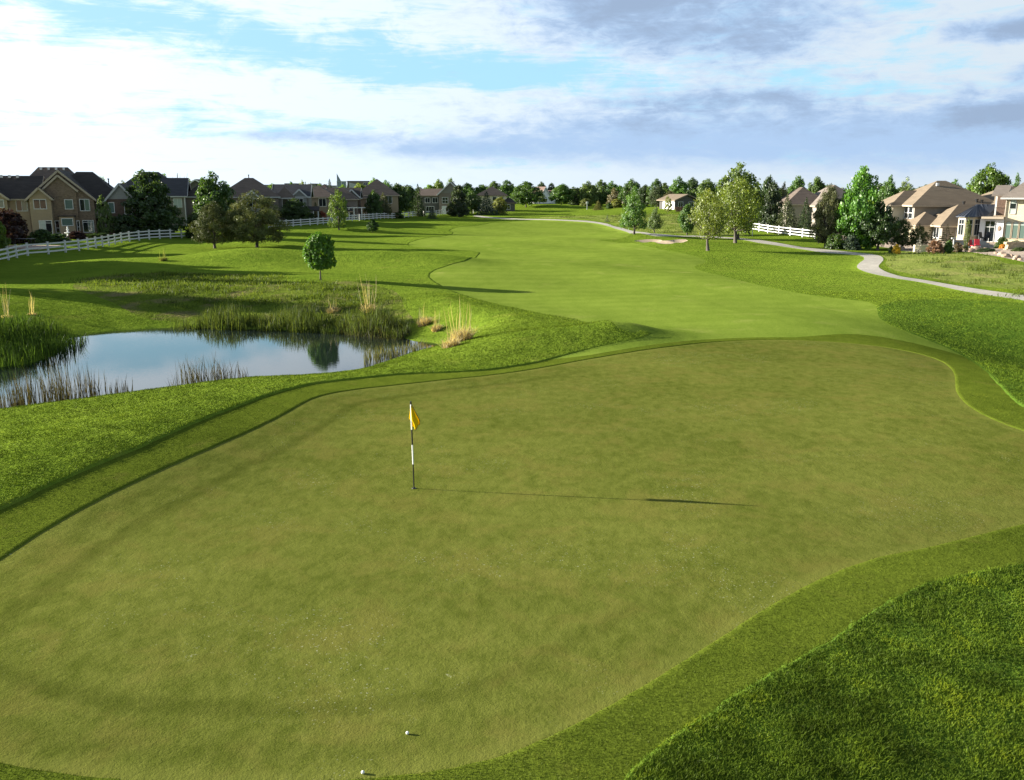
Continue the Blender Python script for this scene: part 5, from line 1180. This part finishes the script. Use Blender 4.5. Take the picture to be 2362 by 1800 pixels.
# two-storey stone tower with a recessed balcony
wing(h, 8.0, 15.5, 0.9, 9, 6.0, 8.2, 'hip', 'stone_cream', 'tile_grey', o=0.9, trim='trim_grey')
m = MB(); m.box(6.0, 7.95, 3.2, 8, -1, 6.0); m.build('recess_wall', 'brick_dark', h)
for u in (6.1, 7.9): m = MB(); m.box(u - 0.13, u + 0.13, 1.9, 2.15, 3.35, 5.95); m.build('balcony_post', 'white_paint', h)
m = MB(); m.box(5.9, 7.99, 1.8, 3.2, 3.31, 3.42); m.build('balcony_floor', 'trim_brown', h)
m = MB(); m.slab([(5.3, 1.2, 5.95), (8.0, 1.2, 5.95), (8.0, 5, 7.1), (5.3, 5, 7.1)], 0.2); m.build('balcony_roof', 'tile_grey', h)
rl = MB(); rl.bar((6.0, 1.9, 4.35), (8.0, 1.9, 4.35), 0.05, 0.06)
for i in range(12): rl.bar((6.08 + i * 0.16, 1.9, 3.42), (6.08 + i * 0.16, 1.9, 4.35), 0.02, 0.02)
rl.build('balcony_railing', 'dark_metal', h)
win(h, 'f', 0.9, 8.7, 9.7, 3.7, 4.9, 0, [4.25], pane=['glass_pale', 'glass_dark'], fr='trim_grey', arch=True)
for u in (8.35, 9.55, 10.75): win(h, 'f', 0.9, u, u + 0.9, 0.75, 2.3, 0, pane='glass_green', fr='trim_tan', arch=True)
m = MB(); m.tube([(8.05, 0.82, 5.9), (8.05, 0.82, 0)], [0.06, 0.06], 8); m.build('downspout', 'trim_brown', h)

# --- house beyond the left edge that shades the grass
h = house(-225, 90, 0.3, 'tan neighbour house standing just beyond the left edge', 'neighbour_house', group=LROW)
wing(h, -6, 6, 0, 11, 5.2, 8.4, 'hip', 'stucco_tan', 'shingle_dark'); win(h, 'f', 0, -3, -1.6, 3.4, 4.8, 1); win(h, 'f', 0, 2, 3.6, 0.6, 2.0, 1)
h = house(-500, 72, 0.3, 'grey neighbour house standing further beyond the left edge', 'neighbour_house', group=LROW)
wing(h, -8, 8, 0, 10, 5.2, 8.6, 'gs', 'siding_grey', 'shingle_dark'); win(h, 'f', 0, -3, -1.6, 3.4, 4.8, 1)

# ------------------------------------------------------------------ white pergola
x = xat(806, 186); h = empty('pergola', (x, 186, zg(x, 186)), 0); tag(h, 'white pergola in front of the narrow brick house', 'pergola')
for u in (0.0, 1.0, 2.6):
    m = MB(); m.box(u - 0.1, u + 0.1, -0.1, 0.1, -0.2, 2.3); m.build('post', 'white_paint', h)
for i in range(5): m = MB(); m.bar((-0.5, -0.4 + i * 0.5, 2.38), (3.1, -0.4 + i * 0.5, 2.38), 0.08, 0.14); m.build('beam', 'white_paint', h)

# ------------------------------------------------------------------ flagstick
fx, fy = hit(955, 1127); fz = zg(fx, fy)
fl = empty('flagstick', (fx, fy, fz)); tag(fl, 'black and white striped flagstick with a yellow flag in the putting green', 'flagstick')
plain('flag_black', (0.012, 0.012, 0.014), 0.45, 0.1); plain('flag_white', (0.8, 0.8, 0.78), 0.4, 0.04)
def cloth(name, col):
    m, b, out = new_mat(name); L = m.node_tree.links
    f = b.noise(b.n('ShaderNodeTexCoord').outputs['Object'], 9, 3); colr = b.mix(f, c4([c * 0.92 for c in col]), c4(col))
    d = b.n('ShaderNodeBsdfDiffuse'); t = b.n('ShaderNodeBsdfTranslucent'); L.new(colr, d.inputs[0]); L.new(colr, t.inputs[0])
    mx = b.n('ShaderNodeMixShader'); mx.inputs[0].default_value = 0.4; L.new(d.outputs[0], mx.inputs[1]); L.new(t.outputs[0], mx.inputs[2]); L.new(mx.outputs[0], out.inputs[0])
cloth('flag_yellow', (0.85, 0.62, 0.01))
LEAN = -0.012
def pole(z0, z1, r, mat, nm='pole_segment'): MB().tube([(LEAN * z0, 0, z0), (LEAN * z1, 0, z1)], [r, r], 10).build(nm, mat, fl)
pole(-0.1, 0.6, 0.015, 'flag_black'); pole(0.6, 1.08, 0.017, 'flag_white'); pole(1.08, 1.45, 0.017, 'flag_black'); pole(1.45, 2.06, 0.017, 'flag_white'); pole(2.06, 2.13, 0.02, 'flag_black', 'pole_cap')
MB().tube([(0, 0, 0.003), (0, 0, 0.012)], [0.056, 0.05], 20).build('cup_disc', 'flag_black', fl)  # solid black disc: the dark inside of the hole put into its colour
# limp flag hanging in folds from its corner
V = []; nU, nV = 16, 14
XL = np.interp(np.linspace(0, 1, nV + 1), [0, 0.2, 0.62, 0.72, 1], [-0.004, -0.02, -0.062, -0.02, 0.03]); XR = np.interp(np.linspace(0, 1, nV + 1), [0, 0.3, 0.8, 1], [0.015, 0.075, 0.19, 0.18])
for i in range(nU + 1):
    for j in range(nV + 1):
        s, t = i / nU, j / nV                     # s across the hanging cloth, t down it
        zt = 2.06 - 0.56 * t - 0.05 * math.sin(s * 5.0) * t
        V.append((LEAN * zt + XL[j] + (XR[j] - XL[j]) * s, (0.085 * math.sin(s * 8.2 + 0.5) + 0.03 * math.sin(s * 15)) * (0.15 + 0.85 * t), zt))
Q = [(i * (nV + 1) + j, (i + 1) * (nV + 1) + j, (i + 1) * (nV + 1) + j + 1, i * (nV + 1) + j + 1) for i in range(nU) for j in range(nV)]
fm = MB().add(V, Q).mesh('flag', 'flag_yellow', True); fo = link('flag', fm, fl)
so_ = fo.modifiers.new('thickness', 'SOLIDIFY'); so_.thickness = 0.004
low = [V[i * (nV + 1) + nV] for i in range(nU + 1)]; fly = [V[nU * (nV + 1) + j] for j in range(nV + 1)]
MB().tube(low, [0.007] * len(low), 5).tube(fly, [0.007] * len(fly), 5).build('flag_hem', 'flag_black', fo)
for px, py, lb in ((940, 1694, 'white golf ball lying on the green'), (837, 1785, 'white golf ball lying at the very bottom edge of the green')):
    x, y = hit(px, py); me = bpy.data.meshes.new('golf_ball'); import bmesh
    bmm = bmesh.new(); bmesh.ops.create_icosphere(bmm, subdivisions=3, radius=0.0215); bmm.to_mesh(me); bmm.free(); me.materials.append(MATS['flag_white'])
    tag(link('golf_ball', me, loc=(x, y, zg(x, y) + 0.02)), lb, 'golf ball', 'golf balls on the green')

# ------------------------------------------------------------------ small garden things
def lump(seed, sx, sy, sz):
    rng = np.random.default_rng(seed); bmm = bmesh.new(); bmesh.ops.create_icosphere(bmm, subdivisions=2, radius=1.0)
    a = rng.normal(size=(5, 3)); a /= np.linalg.norm(a, axis=1)[:, None]
    for v in bmm.verts:
        p = np.array(v.co); k = 1 + rng.uniform(-0.05, 0.05)
        for q in a: k -= 0.32 * max(0, float(p @ q) - 0.55)
        v.co = Vector(p * k * np.array([sx, sy, sz]))
    me = bpy.data.meshes.new('boulder'); bmm.to_mesh(me); bmm.free(); me.materials.append(MATS['rock']); return me
rocks = [lump(i, 1, 1, 0.75) for i in range(4)]
BL = [(2298, 586), (2312, 590), (2321, 594), (2332, 592), (2345, 596), (2352, 601), (2340, 600), (2285, 580), (2272, 578), (2262, 580), (2120, 574), (2132, 570), (2142, 577), (2152, 578), (2190, 580), (2212, 581), (2240, 581), (2080, 577), (2252, 577), (2226, 578)]
for i, (px, py) in enumerate(BL):
    x, y = hit(px, py); r = random.uniform(0.22, 0.5); o = link('boulder', rocks[i % 4], loc=(x, y, zg(x, y) + r * 0.2), scale=(r * random.uniform(0.9, 1.4), r, r), rot=(0, 0, random.uniform(0, 6)))
    tag(o, ('tan boulder in the pile at the far right edge of the garden bed' if px > 2296 else 'tan boulder along the lawn edge below the stone house bay' if px > 2180 else 'tan boulder around the white-stemmed sapling at right'), 'boulder', 'landscape boulders in the right garden')
x = xat(2342, 97); y = 97; h = empty('retaining_wall', (x, y, zg(x, y)), 0.3); tag(h, 'low tan stone retaining wall at the right edge', 'wall')
rng2 = random.Random(3)
for row in range(4):
    u = -1.3 + rng2.uniform(0, 0.3)
    while u < 3.2:
        w = rng2.uniform(0.35, 0.7); m = MB(); m.box(u + 0.01, u + w - 0.01, rng2.uniform(-0.06, 0.0), 0.4, -0.2 + row * 0.24, 0.03 + row * 0.24); m.build('stone', 'stone_rubble', h); u += w
x = xat(2160, 102); y = 102; h = empty('garden_wall', (x, y, zg(x, y)), 0.0); tag(h, 'low pale stone garden wall behind the twiggy bush', 'wall')
for i in range(9): m = MB(); m.box(-2.4 + i * 0.62, -1.8 + i * 0.62, random.uniform(-0.05, 0), 0.4, -0.2, 0.75 + random.uniform(-0.04, 0.04)); m.build('stone', 'stone_cream', h)
x, y = hit(2198, 580); h = empty('wooden_post', (x, y, zg(x, y))); tag(h, 'pale wooden post with a small cap at the edge of the right garden', 'post')
m = MB(); m.box(-0.07, 0.07, -0.07, 0.07, -0.2, 1.35); m.build('shaft', 'trim_grey', h); m = MB(); m.box(-0.3, 0.12, -0.11, 0.11, 1.35, 1.5); m.build('cap', 'trim_grey', h)
for px, py, lb in ((1735, 545, 'thin white stake in the grass in front of the right white fence'), (1998, 577, 'small pale marker stake by the right garden near the cart path'), (2108, 582, 'small grey marker stake at the lawn edge below the white sapling')):
    x, y = hit(px, py); h = MB().box(-0.05, 0.05, -0.03, 0.03, -0.1, 0.75).box(-0.07, 0.07, -0.04, 0.04, 0.75, 0.82).build('marker_stake', 'white_paint', loc=(x, y, zg(x, y))); tag(h, lb, 'stake', 'marker stakes')
x = xat(1354, 270); h = empty('white_birdhouse_post', (x, 270, zg(x, 270))); tag(h, 'white box on a post standing at the far end of the lawn', 'post')
m = MB(); m.box(-0.12, 0.12, -0.12, 0.12, -0.2, 1.8); m.build('post', 'white_paint', h); m = MB(); m.box(-0.3, 0.3, -0.3, 0.3, 1.8, 2.4); m.build('box', 'white_paint', h)
# patio of the stone house: steps, red-covered chairs, table
x = xat(2278, 103); y = 103; h = empty('patio_steps', (x, y, zg(x, y)), 0.3); tag(h, 'stone steps leading up to the patio of the stone house', 'steps')
for i in range(4): m = MB(); m.box(-1.2 + i * 0.1, 1.2, i * 0.45, i * 0.45 + 3, -0.3, 0.17 * (i + 1)); m.build('step', 'concrete', h)
def chair(px, D, rz, mat, label):
    x = xat(px, D); h = empty('patio_chair', (x, D, zg(x, D) + 0.62 * (D > 104)), rz); tag(h, label, 'chair', 'patio chairs by the stone house')
    m = MB(); m.box(-0.28, 0.28, -0.28, 0.28, 0.4, 0.5); m.build('seat', mat, h); m = MB(); m.hexa([(-0.28, 0.22, 0.5), (0.28, 0.22, 0.5), (0.28, 0.3, 0.5), (-0.28, 0.3, 0.5), (-0.26, 0.34, 1.1), (0.26, 0.34, 1.1), (0.26, 0.42, 1.1), (-0.26, 0.42, 1.1)]); m.build('backrest', mat, h)
    for a in (-0.25, 0.25):
        for b in (-0.25, 0.25): MB().box(a - 0.025, a + 0.025, b - 0.025, b + 0.025, -0.05, 0.4).build('leg', 'flag_white' if mat == 'red_cloth' else 'dark_metal', h)
chair(2243, 101, 0.4, 'red_cloth', 'red-cushioned patio chair left of its twin by the bay'); chair(2255, 101.5, -0.2, 'red_cloth', 'red-cushioned patio chair right of its twin by the bay')
chair(2266, 105.5, 0.6, 'dark_metal', 'dark metal patio chair left in front of the glazed doors'); chair(2274, 105.5, -1.2, 'dark_metal', 'dark metal patio chair right in front of the glazed doors')
# left garden: fountain figure and paved patio
x = xat(158, 114); h = empty('garden_fountain', (x, 114, zg(x, 114))); tag(h, 'pale stone fountain in front of the brick house', 'fountain')
prof = [(0.42, 0), (0.42, 0.12), (0.16, 0.2), (0.12, 0.5), (0.4, 0.62), (0.42, 0.7), (0.1, 0.74), (0.09, 1.0), (0.2, 1.08), (0.06, 1.15), (0.1, 1.3), (0.02, 1.45)]
MB().tube([(0, 0, z) for r, z in prof], [r for r, z in prof], 14).build('basin_and_figure', 'flag_white', h)
x = xat(20, 97); o = MB().box(-6, 3.2, 0, 5, -0.4, 0.12).build('patio', 'patio_stone', loc=(x, 97, zg(x, 97))); o['kind'] = 'structure'
x = xat(58, 101); h = empty('patio_table', (x, 101, zg(x, 101) + 0.1)); tag(h, 'dark patio table behind the left white fence', 'table')
MB().box(-1.0, 1.0, -0.5, 0.5, 0.7, 0.76).build('table_top', 'dark_metal', h)
for a in (-0.9, 0.9):
    for b in (-0.4, 0.4): MB().box(a - 0.03, a + 0.03, b - 0.03, b + 0.03, -0.1, 0.7).build('leg', 'dark_metal', h)

# ------------------------------------------------------------------ reeds, dry grass, turf blades
def stalks(X, Y, Z, hgt, wid, rng, lean=0.12, curl=0.25):
    n = len(X); a = rng.uniform(0, 2 * math.pi, n); lx = rng.normal(0, lean, n); ly = rng.normal(0, lean, n); c = rng.uniform(0, curl, n); ca = rng.uniform(0, 2 * math.pi, n)
    B = np.stack([X, Y, Z], 1); s = np.stack([np.cos(a), np.sin(a), 0 * a], 1) * (wid / 2)[:, None]
    M = B + np.stack([lx * hgt * 0.6, ly * hgt * 0.6, hgt * 0.62], 1); T = B + np.stack([lx * hgt + np.cos(ca) * c * hgt, ly * hgt + np.sin(ca) * c * hgt, hgt * (1 - 0.35 * c)], 1)
    V = np.stack([B - s, B + s, M + s * 0.8, M - s * 0.8, T + s * 0.12, T - s * 0.12], 1).reshape(-1, 3)
    k = np.arange(n)[:, None] * 6
    return V, np.vstack([k + [0, 1, 2, 3], k + [3, 2, 4, 5]])


def bed(name, label, polys, n, hmin, hmax, wid, tint, seed, z=None, lean=0.1, curl=0.2, cat='reeds', clump=0.0):
    rng = np.random.default_rng(seed); P = np.array(polys, float)
    lo, hi = P.min(0), P.max(0); pts = []
    while len(pts) < n:
        q = rng.uniform(lo, hi, (n * 3, 2)); q = q[inside(P, q[:, 0], q[:, 1])]
        if clump: q = q[(np.sin(q[:, 0] * 3.1 + seed) * np.sin(q[:, 1] * 2.7 + q[:, 0]) + rng.normal(0, 0.5, len(q))) > clump - 0.6]
        pts += q.tolist()
    q = np.array(pts[:n]); Z = np.maximum(zfull(q[:, 0], q[:, 1]), ZW - 0.5) if z is None else np.full(n, z)
    hg = rng.uniform(hmin, hmax, n) * (0.75 + 0.25 * np.sin(q[:, 0] * 1.3)); V, Q = stalks(q[:, 0], q[:, 1], Z, hg, np.full(n, wid) * rng.uniform(0.6, 1.3, n), rng, lean, curl)
    t = np.clip(rng.normal(0.45, 0.25, n), 0, 1); o = link(name, fast_mesh(name, V, Q, 'blade', np.r_[t, t]), color=tint)
    return tag(o, label, cat, kind='stuff')


W = lambda *p: [on_plane(a, b, ZW) for a, b in p]
bed('reed_bed', 'tall green reeds along the far shore of the pond', W((385, 756), (470, 750), (600, 749), (760, 753), (880, 756), (935, 762), (950, 776), (925, 784), (800, 774), (640, 766), (470, 761), (400, 761)), 4200, 0.6, 1.5, 0.03, (0.07, 0.10, 0.026), 1, clump=0.25)
bed('reed_bed', 'dark green reed thicket on the left shore of the pond', [(-31, 43), (-26, 40.5), (-23.5, 42.5), (-23.2, 47), (-24.5, 51), (-28, 52.5), (-34, 51)], 4200, 0.7, 1.35, 0.03, (0.045, 0.085, 0.016), 2)
bed('reed_bed', 'grey bare reed stalks in the water along the near left shore', [(-15.0, 33.6), (-18, 31.6), (-23, 29.0), (-30, 27.2), (-30, 29.6), (-24, 32.6), (-18.5, 35.4), (-15.8, 36.2)], 2400, 1.2, 2.3, 0.026, (0.040, 0.038, 0.028), 3, z=ZW - 0.2, lean=0.07, curl=0.10, clump=0.2)
bed('reed_bed', 'sparse grey reed stalks near the middle of the near shore', [(-14.0, 34.9), (-12.6, 36.2), (-11.3, 37.4), (-11.8, 38.6), (-13.8, 37.4)], 300, 1.0, 2.0, 0.026, (0.042, 0.04, 0.03), 4, z=ZW - 0.2, lean=0.08, clump=0.2)
bed('reed_bed', 'mixed grey-green reeds at the right end of the pond', W((835, 845), (870, 838), (930, 828), (985, 812), (975, 800), (930, 802), (880, 812), (845, 828)), 420, 0.5, 1.2, 0.03, (0.085, 0.09, 0.04), 5, z=ZW - 0.1, lean=0.1)
bed('rush_clump', 'dark bending rushes on the far shore right of the tree reflection', W((770, 768), (800, 760), (880, 758), (930, 764), (950, 780), (900, 788), (820, 782)), 800, 0.5, 1.2, 0.03, (0.06, 0.066, 0.035), 6, lean=0.28, curl=0.5)


def tussock(px, py, hgt, rad, tall, label, seed, tint=(0.40, 0.33, 0.2)):
    rng = np.random.default_rng(seed); x, y = hit(px, py); n = 420
    r = rad * 0.45 * rng.uniform(0, 1, n) ** 0.5; a = rng.uniform(0, 6.28, n); X = x + r * np.cos(a); Y = y + r * np.sin(a); Z = zfull(X, Y) - 0.05
    V, Q = stalks(X, Y, Z, rng.uniform(0.3, 0.85, n) * hgt, np.full(n, 0.022), rng, 0.4, 0.9)
    k = max(3, int(5.5 * tall)); X2 = x + rng.normal(0, rad * 0.25, k); Y2 = y + rng.normal(0, rad * 0.25, k)
    V2, Q2 = stalks(X2, Y2, zfull(X2, Y2), rng.uniform(0.5, 1, k) * tall, np.full(k, 0.026), rng, 0.08, 0.08)
    t = np.clip(rng.normal(0.5, 0.2, n), 0, 1); t2 = np.full(k, 0.55)
    o = link('dry_grass_clump', fast_mesh('dry_grass_clump', np.vstack([V, V2]), np.vstack([Q, Q2 + len(V)]), 'blade', np.r_[t, t, t2, t2]), color=tint)
    tag(o, label, 'grass clump', 'dry ornamental grass clumps around the pond')


tussock(1062, 790, 1.1, 1.3, 2.6, 'largest straw-coloured grass clump with tall stalks at the right end of the pond', 1)
tussock(1040, 803, 0.6, 0.9, 0.9, 'flattened straw grass at the water edge below the largest clump', 2)
tussock(979, 752, 0.75, 0.8, 1.5, 'straw-coloured grass clump left of the largest one', 3)
tussock(1007, 764, 0.5, 0.6, 1.5, 'small straw-coloured clump between two bigger ones', 4)
tussock(850, 722, 0.8, 0.9, 2.6, 'straw-coloured clump with very tall stalks behind the far reeds', 5)
tussock(768, 722, 0.5, 0.9, 1.2, 'short straw-coloured clump behind the far reeds', 6)
tussock(18, 735, 0.25, 0.8, 2.2, 'tall straw stalks in the left reed thicket', 7)
tussock(75, 728, 0.2, 0.6, 1.7, 'thin straw stalks right of the left reed thicket top', 8)
tussock(377, 603, 0.6, 0.7, 1.6, 'small pale weed clump in front of the left fence', 9, (0.16, 0.18, 0.06))


def vnoise(x, y, size, seed):
    g = np.random.default_rng(seed).uniform(0, 1, (256, 256)); u, v = x / size + 500, y / size + 500
    i, j = np.floor(u).astype(int), np.floor(v).astype(int); f, e = u - i, v - j; f = f * f * (3 - 2 * f); e = e * e * (3 - 2 * e); i, j = i % 256, j % 256; i2, j2 = (i + 1) % 256, (j + 1) % 256
    return (g[i, j] * (1 - f) + g[i2, j] * f) * (1 - e) + (g[i, j2] * (1 - f) + g[i2, j2] * f) * e


def fringe_blades():
    rng = np.random.default_rng(12); n = 420000
    d = 6.0 * (30 / 6.0) ** rng.uniform(0, 1, n); a = rng.uniform(-0.58, 0.58, n); X = d * np.tan(a); Y = d
    k = inside(COLLAR, X, Y); X, Y = X[k], Y[k]; k = ~inside(offset(GREEN, -0.012), X, Y) & inside(k_out, X, Y); X, Y = X[k], Y[k]; n = len(X); Z = zbase(X, Y) + 0.012
    hg = rng.uniform(0.008, 0.03, n); wd = 0.006 + np.hypot(X, Y) * 0.00035; an = rng.uniform(0, 6.28, n); ln = rng.normal(0, 0.7, (n, 2))
    B = np.stack([X, Y, Z], 1); s = np.stack([np.cos(an), np.sin(an), 0 * an], 1) * (wd / 2)[:, None]; T = B + np.stack([ln[:, 0] * hg, ln[:, 1] * hg, hg], 1)
    pt = 0.6 * vnoise(X, Y, 0.7, 7) + 0.4 * vnoise(X, Y, 0.15, 8); t = np.clip((pt - 0.5) * 1.4 + 0.42 + rng.normal(0, 0.13, n), 0, 1)
    o = link('fringe_grass', fast_mesh('fringe_grass', np.stack([B - s, B + s, T], 1).reshape(-1, 3), np.arange(3 * n).reshape(n, 3), 'turf_blade', t), color=(0.10, 0.135, 0.014)); tag(o, 'short mown grass of the collar around the putting green', 'grass', kind='stuff')


def turf():
    """single blades of the long grass near the camera, thinning out with distance"""
    rng = np.random.default_rng(11); n = 1500000
    d = 6.0 * (62 / 6.0) ** rng.uniform(0, 1, n); a = rng.uniform(-0.58, 0.58, n); X = d * np.tan(a); Y = d
    k = np.ones(n, bool)
    k &= ~inside(offset(SHORT, -0.01), X, Y); X, Y = X[k], Y[k]
    k = ~(inside(PATH, X, Y) | inside(POND, X, Y) | inside(MEADOW_R, X, Y) | inside(BED_R, X, Y)); X, Y = X[k], Y[k]
    n = len(X); Z = np.empty(n)
    for i in range(0, n, 60000): Z[i:i + 60000] = zbase(X[i:i + 60000], Y[i:i + 60000]) + 0.07
    k = Z > ZW + 0.15; X, Y, Z = X[k], Y[k], Z[k]; n = len(X)
    hg = rng.uniform(0.015, 0.065, n) * (0.5 + vnoise(X, Y, 0.4, 5)) * np.where(X < 0, 0.7, 0.8); wd = 0.0065 + np.hypot(X, Y) * 0.0004
    an = rng.uniform(0, 6.28, n); ln = rng.normal(0, 0.7, (n, 2))
    B = np.stack([X, Y, Z], 1); s = np.stack([np.cos(an), np.sin(an), 0 * an], 1) * (wd / 2)[:, None]; T = B + np.stack([ln[:, 0] * hg, ln[:, 1] * hg, hg], 1)
    V = np.stack([B - s, B + s, T], 1).reshape(-1, 3); Q = np.arange(3 * n).reshape(n, 3)
    pt = 0.55 * vnoise(X, Y, 0.55, 1) + 0.3 * vnoise(X, Y, 0.2, 2) + 0.35 * vnoise(X, Y, 2.2, 3) - 0.1
    dk0 = darkgrass(X, Y); t = np.clip((pt - 0.5) * np.where(dk0, np.where(Y > 25, 1.0, 1.6), 1.0) + 0.44 + rng.normal(0, 0.13, n), 0, 1)
    dk = darkgrass(X, Y)
    for sel, col, lb in ((~dk, (0.142, 0.21, 0.016), 'long bright green grass of the banks around pond and green'), (dk, (0.112, 0.172, 0.015), 'long dark green grass of the rough at right and lower right')):
        VV = V.reshape(-1, 3, 3)[sel].reshape(-1, 3)
        o = link('rough_grass', fast_mesh('rough_grass', VV, np.arange(len(VV)).reshape(-1, 3), 'turf_blade', t[sel]), color=col); tag(o, lb, 'grass', kind='stuff')
    print('blades', n)


turf()
fringe_blades()


def weeds():
    """taller tufts in the unmown ground around the pond and in the meadow"""
    rng = np.random.default_rng(5); Vs, Qs, Ts = [], [], []; base = 0
    polys = [np.array([hit(*p) for p in ((210, 640), (400, 632), (640, 640), (700, 650), (820, 665), (900, 700), (880, 730), (640, 715), (420, 712), (330, 700), (300, 672), (180, 660))]), MEADOW_R, MEADOW_M]
    for P, nc, tall in ((polys[0], 260, 0.34), (polys[1], 420, 0.32), (polys[2], 300, 0.4)):
        lo, hi = P.min(0), P.max(0); q = rng.uniform(lo, hi, (nc * 6, 2)); q = q[inside(P, q[:, 0], q[:, 1])][:nc]
        for c in q:
            m_ = 40; r = rng.uniform(0.25, 0.9); X = c[0] + rng.normal(0, r, m_); Y = c[1] + rng.normal(0, r * 0.7, m_)
            V, Q = stalks(X, Y, zfull(X, Y), rng.uniform(0.3, 1, m_) * tall, np.full(m_, 0.035), rng, 0.4, 0.6)
            Vs.append(V); Qs.append(Q + base); base += len(V); t = np.clip(rng.normal(rng.uniform(0.2, 0.8), 0.12, m_), 0, 1); Ts.append(np.r_[t, t])
    o = link('weed_tufts', fast_mesh('weed_tufts', np.vstack(Vs), np.vstack(Qs), 'blade', np.concatenate(Ts)), color=(0.085, 0.125, 0.022)); tag(o, 'uneven weedy tufts in the unmown grass around pond and meadow', 'grass', kind='stuff')


weeds()
